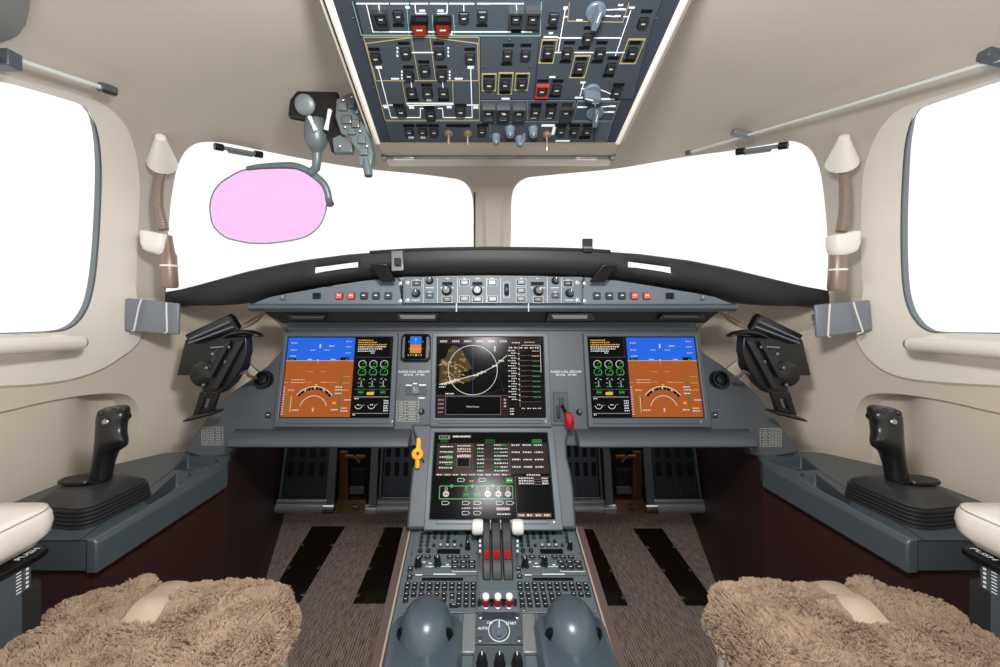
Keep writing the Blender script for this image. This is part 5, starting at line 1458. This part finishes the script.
for k, (x0, x1) in enumerate(((482.6, 490.4), (491.6, 501), (502.4, 511.8))):
    xa, xb = U(x0, 548, .90).x, U(x1, 548, .90).x
    mb = MB().use(m_rub)
    outer = []; inner = []
    for i, (y, z) in enumerate(path):
        a = path[max(0, i - 1)]; b = path[min(len(path) - 1, i + 1)]; ty, tz = b[0] - a[0], b[1] - a[1]; l = math.hypot(ty, tz)
        ny, nz_ = -tz / l, ty / l
        wv = .010 + .004 * math.sin(i * 1.1)
        outer.append((y + ny * wv, z + nz_ * wv)); inner.append((y - ny * .008, z - nz_ * .008))
    poly = outer + inner[::-1]
    ch = (xb - xa) * .12
    mb.loft([[V((xa, y * .5 + .5 * poly[i][0], z)) for i, (y, z) in enumerate(poly)], [V((xb, y, z)) for y, z in poly]])
    lev = mb.build('lever', tq, bevel=.0025)
    mb = MB().use(m_red); y, z = outer[2]; y2, z2 = outer[3]
    xm = (xa + xb) / 2; hw = (xb - xa) * .32
    mb.loft([[V((xm + sx * hw, yy, zz)) for sx in (-1, 1)] + [V((xm + sx * hw, yy + .004, zz + .002)) for sx in (1, -1)] for yy, zz in ((y + .002, z - .002), (y - .004, z + .004), (y2 - .007, z2 - .004), (y2 - .002, z2 - .001))])
    mb.build('trigger', lev, 'bright red trigger', bevel=.001)
    mb = MB().use(m_black); y, z = outer[4]; mb.box(V((xm, y - .0, z - .004)), (hw * 1.6, .006, .004)); mb.build('thumb_ridge', lev)
    mb = MB().use(m_alu); mb.box(V(((xa + xb) / 2, .862, .456)), ((xb - xa) * .95, .010, .007)); mb.build('foot', lev, bevel=.001)
for x0, x1 in ((472, 483), (511.6, 523)):
    a, b = U(x0, 527, .935), U(x1, 527, .935)
    mb = MB().use(mat('white_grip', (206, 206, 200), .4))
    T0 = Matrix.Translation(a) @ Matrix.Rotation(math.pi / 2, 4, 'Y'); l = b.x - a.x
    mb.lathe([(.012, 0), (.0155, .003), (.0165, l * .5), (.0155, l - .002), (.014, l)], T0, 22); mb.build('end_grip', tq, 'white end grip')
mb = MB().use(m_wline)
for x in (480, 517.5):
    for y in (541, 545.5, 551, 574): mb.box(U(x, y, .885), (.004, .003, .004))
mb.build('detent_mark', tq)

# fuel switches
fs = thing('fuel_switch_panel', 'three red and white fuel toggle switches below the thrust levers', 'switch panel', PP.at(498, 606))
mb = MB().use(m_slate_l); mb.prism([PP.at(*p, .005) for p in ((480, 592), (517, 592), (518, 613.5), (478.5, 613.5))], PP.n * .002); mb.build('plate', fs, bevel=.001)
for x in (485.7, 497.6, 508.8):
    b = PP.at(x, 608, .007)
    d = (PP.n + V((0, -.15, 0))).normalized(); q = d.to_track_quat('Z', 'Y').to_matrix().to_4x4()
    mb = MB().use(m_steel); mb.lathe([(.009, 0), (.009, .003), (.006, .005)], Matrix.Translation(b) @ q, 16); sw = mb.build('switch_base', fs)
    mb = MB().use(m_red); mb.lathe([(.0045, .003), (.0070, .005), (.0074, .021), (.0066, .024)], Matrix.Translation(b) @ q, 18); mb.build('switch_grip', sw, 'red switch grip')
    mb = MB().use(m_white); mb.lathe([(.0058, .0235), (.0066, .0245), (.0064, .029), (.004, .031), (.0005, .0312)], Matrix.Translation(b) @ q, 18); mb.build('switch_cap', sw, 'white switch cap')
    mb = MB().use(m_rub)
    for s in (-1, 1): mb.tube([b + V((s * .012, 0, 0)), b + V((s * .012, 0, .010))], .0035, 8)
    mb.build('guard_post', fs)
# bay below the switches, and engine selector
en = thing('engine_selector', 'engine start selector knob in a white ring marked AUTO ON START', 'selector', PP.at(499, 632))
mb = MB().use(m_slate); mb.prism([PP.at(*p, 0) for p in ((478, 614), (519.5, 614), (523, 646), (475, 646))], PP.n * .006); mb.build('plate', en, bevel=.001)
mb = MB().use(mat('deep_blue_slot', (28, 40, 52), .5)); mb.prism([PP.at(*p, .006) for p in ((482.5, 615), (515, 615), (516, 622), (482, 622))], PP.n * .001); mb.build('slot', en)
mb = MB().use(m_wline); q = PP.at(499, 633, .0065)
R_ = 10.5 * q.y / F
mb.tube([q + (PP.ex * math.cos(a) + PP.ey * math.sin(a)) * R_ for a in [2 * math.pi * k / 40 for k in range(40)]], .0008, 5, True)
for body, x, y in (('AUTO', 482.8, 631), ('ON', 489.6, 625.4), ('START', 511, 626)):
    c = PP.at(x, y, .0066); text_mesh(mb, body, PP.M(c), .0066, 'CENTER', .0001)
mb.build('white_line_marking', en, 'white ring and lettering AUTO ON START', smooth=0)
puts(PP, 'selector_knob', T_SEL, en, 499, 633.5, 16, .011, .006, -.05)
for x, y in ((480.5, 619), (517, 619), (480, 642), (519, 642)): puts(PP, 'fastener', T_SCREW, en, x, y, 5, .004, .006)
for x0, x1, lab in ((462, 476, 'amber handle'), (521.5, 536, 'red lever')):
    t = thing('cover_block', 'plain brushed grey cover block beside the engine selector on the %s side' % lab, 'cover', PP.at((x0 + x1) / 2, 640))
    s = -1 if x0 < 490 else 1
    mb = MB().use(mat('cover_grey', (128, 132, 132), .4, .4)); mb.prism([PP.at(*p, 0) for p in ((x0 + 1.5 * (s < 0), 616), (x1 - 1.5 * (s > 0), 616), (x1 + 1.0 * (s > 0) - 1 * (s < 0), 656), (x0 - 2.0 * (s < 0) + 1.5 * (s > 0), 656))], PP.n * .008); mb.build('block', t, bevel=.002)
    mb = MB().use(m_slate); x = x0 - 6 if s < 0 else x1 + 6
    mb.prism([PP.at(*p, 0) for p in ((x - 4, 616), (x + 3, 616), (x + 3 + 3 * s, 662), (x - 4 + 2 * s, 662))], PP.n * .006); mb.build('side_strip', t, bevel=.001)
    puts(PP, 'fastener', T_SCREW, t, x, 626, 4.5, .004, .006)
# three trim knobs at the near edge
tr = thing('trim_knob_panel', 'row of three black knobs at the near edge of the pedestal', 'knob panel', PP.at(499, 664))
mb = MB().use(m_slate); mb.prism([PP.at(*p, 0) for p in ((474, 649), (524, 649), (532, 720), (468, 720))], PP.n * .006); mb.build('plate', tr, bevel=.001)
for x in (482, 499.5, 517): puts(PP, 'knob', T_KNOB, tr, x, 667, 12, .020, .006)

# trackball hoods
for cx, lab in ((425.5, 'amber handle'), (572.5, 'red lever')):
    t = thing('cursor_control', 'smooth domed slate hand rest with trackball windows on the %s side of the pedestal' % lab, 'hand rest', PP.at(cx, 640), 'domed hand rests')
    D = .735; m_d = mat('dome_slate', (68, 79, 86), .28)
    mb = MB().use(m_d)
    c = U(cx, 632, D); zt = U(cx, 608, D).z; zb = PX(0, D).z
    # body block
    def blk(y, z, hw, r=.01): return [c + V((0, 0, 0))]
    rings = []
    for z, hw, y0, y1 in ((PX(0, .70).z - .01, .066, .56, .80), (PX(0, .70).z + .020, .064, .56, .775), (PX(0, .70).z + .034, .058, .565, .765)):
        rings.append([V((c.x + p.x, (y0 + y1) / 2 + p.y, z + .12 * p.y)) for p in rrect(2 * hw, y1 - y0, .018, 5)])
    mb.loft(rings); mb.build('base', t, smooth=60, bevel=0)
    mb = MB().use(m_d); rings = []
    n = 36; zc = zb + .012; h = zt - zc
    for k in range(10):
        t_ = k / 9; f = math.cos(t_ * math.pi / 2) ** .75 if t_ < 1 else .02; z = zc + h * math.sin(t_ * math.pi / 2)
        rings.append([V((c.x + .050 * f * math.cos(2 * math.pi * i / n), .738 + .01 * t_ + (.062 if math.sin(2 * math.pi * i / n) > 0 else .054) * f * math.sin(2 * math.pi * i / n), z)) for i in range(n)])
    mb.loft(rings); mb.build('dome', t, smooth=80)
    for s in (-1, 1):
        mb = MB().use(m_blackg); q = V((c.x + s * .0435, .722, zc + .020)); T = Matrix.Translation(q) @ V((s * .9, -.55, .15)).to_track_quat('Z', 'Y').to_matrix().to_4x4() @ Matrix.Rotation(s * .3, 4, 'Z')
        mb.loft([[T @ V((  .008 * f * math.cos(a), .016 * f * math.sin(a), z)) for a in [2 * math.pi * i / 20 for i in range(20)]] for f, z in ((1, -.008), (1, .002), (.8, .003))]); mb.build('side_window', t)
# ------------------------------------------------------------------ head-up display with pink combiner
hud = thing('head_up_combiner', 'pink tinted oval combiner glass hanging from a grey bracket before one windshield', 'head-up display', U(330, 100, .90))
gl = [(246, 169.5), (231, 176), (220, 183.5), (213, 193), (210, 204), (210.3, 214), (213.5, 226), (224, 236.5), (236, 240.5), (249.7, 243), (266, 243.5), (281, 242), (296, 239.5), (308, 235.5), (318, 227.5), (324, 217), (326.5, 206), (326.8, 197), (325, 187), (318.5, 179.5), (311, 174.5), (302, 169), (293, 166.5), (274, 167)]
gl = [(p.x, p.y) for p in spl([V((a, b, 0)) for a, b in gl], 3, True)]
def HD(y): return .92 + (y - 165) * .0004
P0 = [U(x, y, HD(y)) for x, y in gl]
mb = MB().use(m_pink).prism(P0, (0, .005, .0015)); mb.build('glass', hud, 'pink tinted glass', smooth=30)
mb = MB().use(m_alu); mb.tube(P0, .0016, 6, True); mb.build('glass_rim', hud)
m_hg = mat('hud_grey', (92, 102, 104), .4, .2)
fr = [(247, 168.5), (262, 166.5), (290, 165.5), (303, 168.5), (314, 175), (323, 183), (327.5, 192), (329, 202)]
rings = []
fp_ = spl([U(x, y, HD(y) - .006) for x, y in fr], 4)
mb = MB().use(m_hg); mb.tube(fp_, [.0045 + .003 * min(1, i / 8) for i in range(len(fp_))], 10)
mb.tube([U(329, 200, .92), U(330.5, 204.5, .915)], [.007, .0085], 12); mb.build('glass_frame', hud, smooth=60)
mb = MB().use(m_hg); mb.tube([U(317, 148, .90), U(317, 160, .90), U(316, 168, .905), U(311, 173, .912)], [.011, .0095, .009, .009], 14); mb.build('arm', hud, smooth=60)
mb = MB().use(m_hg); a = U(315, 118, .885); b = U(317.5, 153, .90)
ax = (b - a)
mb.tube([a, a + ax * .25, a + ax * .6, a + ax * .8, a + ax * .93, b], [.018, .0235, .025, .021, .014, .010], 20); mb.build('motor_body', hud, smooth=50)
mb = MB().use(m_black); mb.prism([U(x, y, .90) for x, y in ((290, 120), (292, 104), (299, 95), (340, 96), (342, 123), (322, 126))], (0, -.012, .004)); mb.build('base_plate', hud, bevel=.003)
mb = MB().use(m_alu); mb.lathe([(.021, 0), (.021, .008), (.016, .012), (.008, .013), (.001, .013)], Matrix.Translation(U(306, 105, .888)) @ V((0, -1, -.4)).to_track_quat('Z', 'Y').to_matrix().to_4x4(), 20); mb.build('pivot_cap', hud)
mb = MB().use(m_black); mb.prism([U(x, y, .88) for x, y in ((324, 124), (331, 104), (339, 98), (343, 140), (352, 152), (331, 152))], (0, .02, 0)); mb.build('web', hud, bevel=.002)
mb = MB().use(m_hg); mb.prism([U(x, y, .845) for x, y in ((336, 99), (354, 91), (361, 112), (369, 139), (373, 153), (371, 168), (359, 166), (356.5, 150), (349, 137), (341, 134), (335, 117))], (0, .028, .006)); mb.build('mount_plate', hud, bevel=.003)
mb = MB().use(m_hg); mb.prism([U(x, y, .86) for x, y in ((332, 138), (341, 134), (352, 143), (352, 152), (334, 152))], (0, .02, 0)); mb.build('lower_bracket', hud, bevel=.002)
rr = random.Random(2)
for x, y, w_, h_ in ((343, 107, 8, 8), (352, 104, 6, 9), (347, 120, 10, 8), (356, 124, 8, 8), (352, 132, 7, 6), (362, 140, 7, 8), (364, 152, 8, 7)):
    mb = MB().use(m_steel if rr.random() < .4 else m_hg); c = U(x, y, .842); k = .842 / F; mb.box(c, (w_ * k, .010, h_ * k)); mb.build('relay_box', hud, bevel=.0015)
for x, y in ((343, 100), (352, 97), (357, 112), (345, 127), (360, 131), (367, 146), (340, 146)):
    mb = MB().use(m_chrome); mb.lathe([(.0028, 0), (.0024, .002), (.0005, .003)], Matrix.Translation(U(x, y, .838)) @ Matrix.Rotation(math.pi / 2, 4, 'X'), 10); mb.build('screw', hud)
for a, b in (((309.5, 117), (316, 131)), ((330, 110), (326, 130))):
    mb = MB().use(m_white); mb.tube([U(*a, .862), U((a[0] + b[0]) / 2, (a[1] + b[1]) / 2, .86), U(*b, .862)], [.0045, .0035, .005], 8); mb.build('cable_clip', hud, 'small white clip')
mb = MB().use(m_hg); mb.tube([U(366, 160, .85), U(368, 170, .848), U(368.5, 176, .846)], [.008, .009, .008], 14); mb.build('latch_knob', hud)

# ------------------------------------------------------------------ tablet holders
for mx, near in SIDES:
    X = -1 if mx else 1
    D = 1.04
    t = thing('tablet_holder', 'black jointed tablet holder above the side console on the %s side' % near, 'tablet holder', V((-.62 * X, 1.08, .85)), 'tablet holders')
    def Q(x, y, d=0): return U(x, y, D + d)
    mb = MB().use(m_black); mb.prism([Q(185, 340, .06), Q(234, 324, .03), Q(226, 352, .02), Q(214, 374, .02), Q(196, 376, .04), Q(176.5, 376, .06)], (0, .012, .003)); mb.build('back_plate', t, bevel=.003, mx=mx)
    mb = MB().use(m_black); mb.prism([Q(184, 335.5, .055), Q(227, 315.5, .03), Q(231, 318, .02), Q(238, 330, .01), Q(191, 345, .045)], (0, .022, .006)); top = mb.build('clamp_rail', t, bevel=.004, mx=mx)
    mb = MB().use(m_greyp); mb.tube([Q(190, 339, .04), Q(229, 322, .012)], .0022, 8); mb.tube([Q(189, 343, .04), Q(233, 327, .008)], .0022, 8); mb.build('rail_groove', top, mx=mx)
    body = [(224, 337), (246, 336), (247, 352), (243, 366), (232, 384), (222, 393), (211, 394), (201, 391), (203, 380), (213, 362), (220, 350)]
    mb = MB().use(m_black); mb.prism([Q(x, y, -.012) for x, y in body], (0, .03, 0)); mb.build('joint_body', t, bevel=.003, mx=mx)
    mb = MB().use(m_black); T = Matrix.Translation(Q(231, 361, .015)) @ V((.35, -1, .1)).to_track_quat('Z', 'Y').to_matrix().to_4x4()
    mb.lathe([(.040, -.012), (.044, -.008), (.044, .006), (.040, .010), (.015, .011), (.001, .011)], T, 32); mb.build('swivel_disc', t, mx=mx)
    mb = MB().use(m_black); T = Matrix.Translation(Q(204, 374, -.004)) @ V((.1, -1, .1)).to_track_quat('Z', 'Y').to_matrix().to_4x4()
    mb.lathe([(.024, -.012), (.030, -.008), (.030, .006), (.024, .010), (.001, .011)], T, 28); mb.build('lower_disc', t, mx=mx)
    # inner rails on the joint
    mb = MB().use(m_rub)
    mb.prism([Q(239, 340, -.016), Q(245, 340, -.016), Q(219, 389, -.016), (Q(212, 389, -.016))], (0, -.008, 0)); mb.prism([Q(228, 341, -.016), Q(232, 341, -.016), Q(213, 378, -.016), Q(208, 378, -.016)], (0, -.008, 0)); mb.build('slide_rail', t, bevel=.002, mx=mx)
    mb = MB().use(m_steel); mb.tube([Q(211, 348, -.02), Q(224, 347, -.02)], .003, 8); mb.build('cross_pin', t, mx=mx)
    for x, y in ((213, 354), (222, 354), (226, 362), (207, 368), (204, 385), (229, 347)):
        mb = MB().use(m_steel); mb.lathe([(.0045, 0), (.004, .003), (.0008, .004)], Matrix.Translation(Q(x, y, -.018)) @ Matrix.Rotation(math.pi / 2, 4, 'X'), 12); mb.build('bolt', t, mx=mx)
    # finger levers: flattened ovals
    def blade(pts, rx, ry, name):
        pts = [V(p) for p in pts]; n = len(pts); rings = []
        for i, p in enumerate(pts):
            f = math.sin(math.pi * (i + .35) / (n - .3)) ** .5
            d = (pts[min(n - 1, i + 1)] - pts[max(0, i - 1)]).normalized(); u = V((0, -1, 0)); w_ = d.cross(u)
            rings.append([p + (u * math.cos(a) * rx + w_ * math.sin(a) * ry) * f for a in [2 * math.pi * k / 14 for k in range(14)]])
        mb = MB().use(m_black); mb.loft(rings); return mb.build(name, t, smooth=60, mx=mx)
    blade(spl([Q(223, 338, -.02), Q(236, 333.5, -.02), Q(249, 332.5, -.02), Q(262.5, 336, -.02)], 4), .022, .007, 'finger_lever')
    blade(spl([Q(184.5, 420.5, -.02), Q(197, 416.5, -.02), Q(210, 413, -.02), Q(223, 410, -.02)], 4), .024, .006, 'foot_rest')
    mb = MB().use(m_black)
    for a, b in (((203, 392), (195.5, 416)), ((215, 392), (208, 414))): mb.prism([Q(a[0] - 3.2, a[1], -.014), Q(a[0] + 3.2, a[1], -.014), Q(b[0] + 3.2, b[1], -.014), Q(b[0] - 3.2, b[1], -.014)], (0, .014, 0))
    mb.prism([Q(199.5, 392, -.012), Q(218, 392, -.012), Q(216.5, 399, -.012), Q(197.5, 399, -.012)], (0, .012, 0)); mb.prism([Q(195, 409, -.012), Q(212, 408, -.012), Q(210.5, 416, -.012), Q(193, 418, -.012)], (0, .012, 0)); mb.build('slotted_neck', t, bevel=.002, mx=mx)
    mb = MB().use(m_bronze); mb.tube([Q(232, 372, .01), Q(240, 374, .0), Q(246, 371, 0), Q(249, 376, .01), Q(256, 378, .04)], .004, 8); mb.build('support_arm', t, mx=mx)
    mb = MB().use(mat('tan_cable', (120, 104, 90), .5))
    for o_ in (0, 4): mb.tube(spl([Q(236, 328 + o_ * .6, .04), Q(248, 322 + o_, .07), Q(258, 316 + o_, .09), Q(265, 308 + o_, .10)], 4), .0035, 8)
    mb.build('cable', t, mx=mx)

# ------------------------------------------------------------------ chart clips on the pillars
m_clip = mat('clip_grey', (116, 121, 128), .4)
for quad, wires, near in ((((125, 298), (178.6, 303.5), (178, 335), (124, 331)), (((141.5, 299), (139, 306), (134, 330.5), (132, 331)), ((166.5, 302.5), (166.5, 308), (167, 332), (165, 333))), 'pink glass'),
                          (((815.5, 305), (870.5, 300), (873, 330.5), (817.5, 338)), (((830, 304), (829.5, 310), (828, 336), (830, 337)), ((853.5, 302), (855, 308), (863, 332), (857, 334))), 'red knobbed lever')):
    c = sum(a for a, b in quad) / 4; D = SD(c, 318) - .085
    t = thing('chart_clip', 'grey chart clip plate with two white wire springs on the %s side pillar' % near, 'chart clip', U(c, 330, D), 'chart clips')
    q = [U(x, y, D) for x, y in quad]
    mb = MB().use(m_clip); mb.prism(q, (0, .010, 0)); mb.build('plate', t, bevel=.004)
    mb = MB().use(m_clip); q2 = [p.lerp(sum(q, V((0, 0, 0))) / 4, .78) + V((0, .009, 0)) for p in q]; mb.prism(q2, (0, .075, 0)); mb.build('mount_block', t)
    for w_ in wires:
        mb = MB().use(m_white); mb.tube([U(x, y, D - .008) for x, y in w_], .0021, 8); mb.build('wire_spring', t, 'white wire spring')

# ------------------------------------------------------------------ gooseneck lamps
m_tube = mat('lamp_taupe', (138, 120, 106), .4, .3)
for mx, near, off, cone, stem, cup, tub in (
    (0, 'pink glass', 0, ((160.5, 137), (162.5, 164)), ((164, 168), (160, 180), (158.6, 193), (158.7, 207), (161, 218), (164, 230)), (156.5, 241), ((166.5, 236), (168.5, 252), (169, 266), (170, 288))),
    (1, 'red knobbed lever', 0, ((844, 137), (842, 164)), ((842.5, 168), (844, 180), (844.5, 193), (844.5, 207), (843, 220), (841, 232)), (843, 242), ((838, 236), (838, 252), (837.5, 270), (836.5, 291)))):
    D = SD(cone[1][0], 200) - .085
    t = thing('gooseneck_lamp', 'taupe gooseneck map lamp with white cone base on the %s side pillar' % near, 'lamp', U(cone[0][0], 137, D), 'gooseneck lamps')
    a, b = U(*cone[0], min(D, SD(*cone[0]) - .02)), U(*cone[1], D - .004); ax = b - a
    mb = MB().use(m_white); mb.tube([a - ax * .02, a, a + ax * .10, a + ax * .86, a + ax * .97, b], [.006, .0105, .0125, .031, .033, .030], 28); mb.build('cone_base', t, 'white cone base', smooth=50)
    sp = spl([U(x, y, D) for x, y in stem], 10)
    mb = MB().use(m_tube); mb.tube(sp, [.0112 + .0010 * (i % 2) for i in range(len(sp))], 14); mb.build('flexible_stem', t, smooth=20)
    T_ = [U(x, y, D) for x, y in tub]
    mb = MB().use(m_tube); mb.tube([T_[0], T_[1], T_[1].lerp(T_[2], .3), T_[2], T_[3] + V((0, 0, .006)), T_[3]], [.012, .014, .0185, .0185, .019, .016], 20); hd = mb.build('lamp_head', t, smooth=40)
    r0 = T_[2]; mb = MB().use(m_white); mb.tube([r0 + V((0, 0, .003)), r0 - V((0, 0, .002))], .0200, 20); mb.build('ring', hd, 'pale ring')
    # holder cup
    h = thing('lamp_holder', 'white plastic cup holding the gooseneck lamp on the %s side' % near, 'holder', U(*cup, D), 'lamp holders')
    s_ = -1 if mx == 0 else 1
    c = U(*cup, D); mb = MB().use(m_white); outer = []
    rings = []
    def cupring(z, k, r):
        pts = []
        for q in range(17):
            a_ = math.radians(-130 + 200 * q / 16) if s_ < 0 else math.radians(-50 - 20 - 0 + 200 * q / 16 - 0)
            pts.append(V((.024 * k * math.cos(a_), .024 * k * math.sin(a_), z)))
        return pts
    rim = rrect(.068, .05, .022, 5)
    for z, k in ((-.032, .62), (-.026, .85), (-.012, .98), (.012, 1.02), (.020, 1.0), (.021, .93), (.016, .86), (-.006, .80)):
        rings.append([c + V((p.x * k + s_ * .0, p.y * k, z + s_ * p.x * .18)) for p in rim])
    mb.loft(rings); mb.build('cup', h, smooth=50)
    mb = MB().use(m_white); mb.prism([c + V((s_ * .034, .0, .030)), c + V((s_ * .010, .0, .024)), c + V((s_ * .010, .0, -.01)), c + V((s_ * .034, 0, .0))], (0, .06, 0)); mb.build('back_tab', h, bevel=.003)

# ------------------------------------------------------------------ rails, latches, grab bars
def rod(name, lab, cat, pts, r, m, off, caps=(), group=None, capm=None, seg=12):
    p3 = [U(x, y, SD(x, y) - off) for x, y in pts]
    t = thing(name, lab, cat, p3[0], group)
    mb = MB().use(m); mb.tube(p3, r, seg); mb.build('rod', t, smooth=50)
    return t, p3
m_vr = mat('visor_rod', (188, 192, 188), .3)
t, p = rod('sun_visor_rail', 'short pale sun visor rail over the side window near the pink glass', 'rail', ((-160, 0), (-60, 33), (0, 54), (50, 70.5), (102, 87.5)), .0042, m_vr, .03)
d = (p[-1] - p[-2]).normalized(); mb = MB().use(m_steel); mb.tube([p[-1] - d * .004, p[-1] + d * .012, p[-1] + d * .022], [.009, .010, .0095], 14); mb.build('end_cap', t)
q = U(4, 60, SD(4, 60) - .035); mb = MB().use(m_slate); mb.box(q, (.036, .022, .026)); mb.use(m_steel); mb.lathe([(.010, 0), (.010, .004), (.003, .005)], Matrix.Translation(q + V((.0, -.016, -.006))) @ Matrix.Rotation(math.pi / 2, 4, 'X'), 14); mb.build('bracket', t, bevel=.002)
t, p = rod('sun_visor_rail', 'long pale sun visor rail running along the ceiling over the clear windshield', 'rail', ((691, 152), (760, 131.5), (840, 108), (920, 83.5), (1000, 59), (1100, 28)), .0036, m_vr, .035)
mb = MB().use(m_steel); mb.tube([p[0], p[0] - (p[1] - p[0]).normalized() * .014], .007, 12); mb.build('end_cap', t)
for x, y in ((742, 134), (998, 58)):
    q = U(x, y, SD(x, y) - .03); mb = MB().use(m_alu if x < 900 else m_slate); mb.box(q, (.05, .02, .016), Matrix.Rotation(.27, 3, 'Y') @ Matrix.Identity(3)); mb.build('bracket', t, bevel=.003)
for x0, y0, x1, y1, lab in ((214.5, 146.3, 262, 155, 'small metal latch bar on the top edge of the windshield behind the pink glass'), (736.5, 152, 788, 145, 'small metal latch bar on the top edge of the clear windshield')):
    a, b = U(x0, y0, SD(x0, y0) - .02), U(x1, y1, SD(x1, y1) - .02)
    t = thing('window_latch', lab, 'latch', a)
    mb = MB().use(m_alu); mb.tube([a, b], .0052, 10); mb.build('rod', t)
    for p_, q_ in ((a, b), (b, a)):
        d = (p_ - q_).normalized(); mb = MB().use(m_black); mb.tube([p_ - d * .020, p_], .0095, 12); mb.build('end_cap', t)
    c = a.lerp(b, .48); mb = MB().use(m_alu); d = (b - a).normalized(); mb.prism([c - d * .035 + V((0, .008, .006)), c + d * .035 + V((0, .008, .006)), c + d * .03 + V((0, .008, -.008)), c - d * .03 + V((0, .008, -.008))], (0, .006, 0)); mb.build('mount_plate', t)
for pts, lab in ((((-160, 357), (0, 347), (70, 343.5), (80, 343)), 'pink glass'), (((912, 344.5), (925, 345), (1000, 350.5), (1160, 362)), 'red knobbed lever')):
    t, p = rod('grab_bar', 'cream grab bar below the side window on the %s side' % lab, 'grab bar', pts, .0155, m_cream, .055, group='grab bars', seg=18)
    e = p[-1] if pts[-1][0] < 300 else p[0]; n_ = snorm(e)
    mb = MB().use(m_cream); d = ((p[-2] - e) if pts[-1][0] < 300 else (p[1] - e)).normalized()
    mb.tube([e + d * .01, e - d * .008 - n_ * .008, e - d * .012 - n_ * .04, e - d * .012 - n_ * .07], [.0155, .0155, .016, .022], 14); mb.build('end_mount', t, smooth=60)
# dark grey hatch in the corner of the ceiling
hp = [S(x, y, .012) for x, y in ((-60, -40), (30, -40), (28, 2), (24, 18), (16, 29), (0, 35), (-60, 48))]
mb = MB().use(mat('hatch_grey', (112, 114, 112), .5)); nn = snorm(hp[3]); mb.prism(hp, -nn * .02)
h = mb.build('ceiling_hatch', bevel=.002); tag(h, 'dark grey hatch panel in the ceiling corner above the side window', 'hatch')
area('offscreen_strobe', (-.03, .2, 1.30), (-1, 1.0, .72), .12, 8.5)  # added strobe, out of view above the camera, to brighten the side wall
area('offscreen_strobe', (.03, .2, 1.30), (1, 1.0, .72), .12, 8.5)  # second half of the unseen added strobe, aimed at the other wall
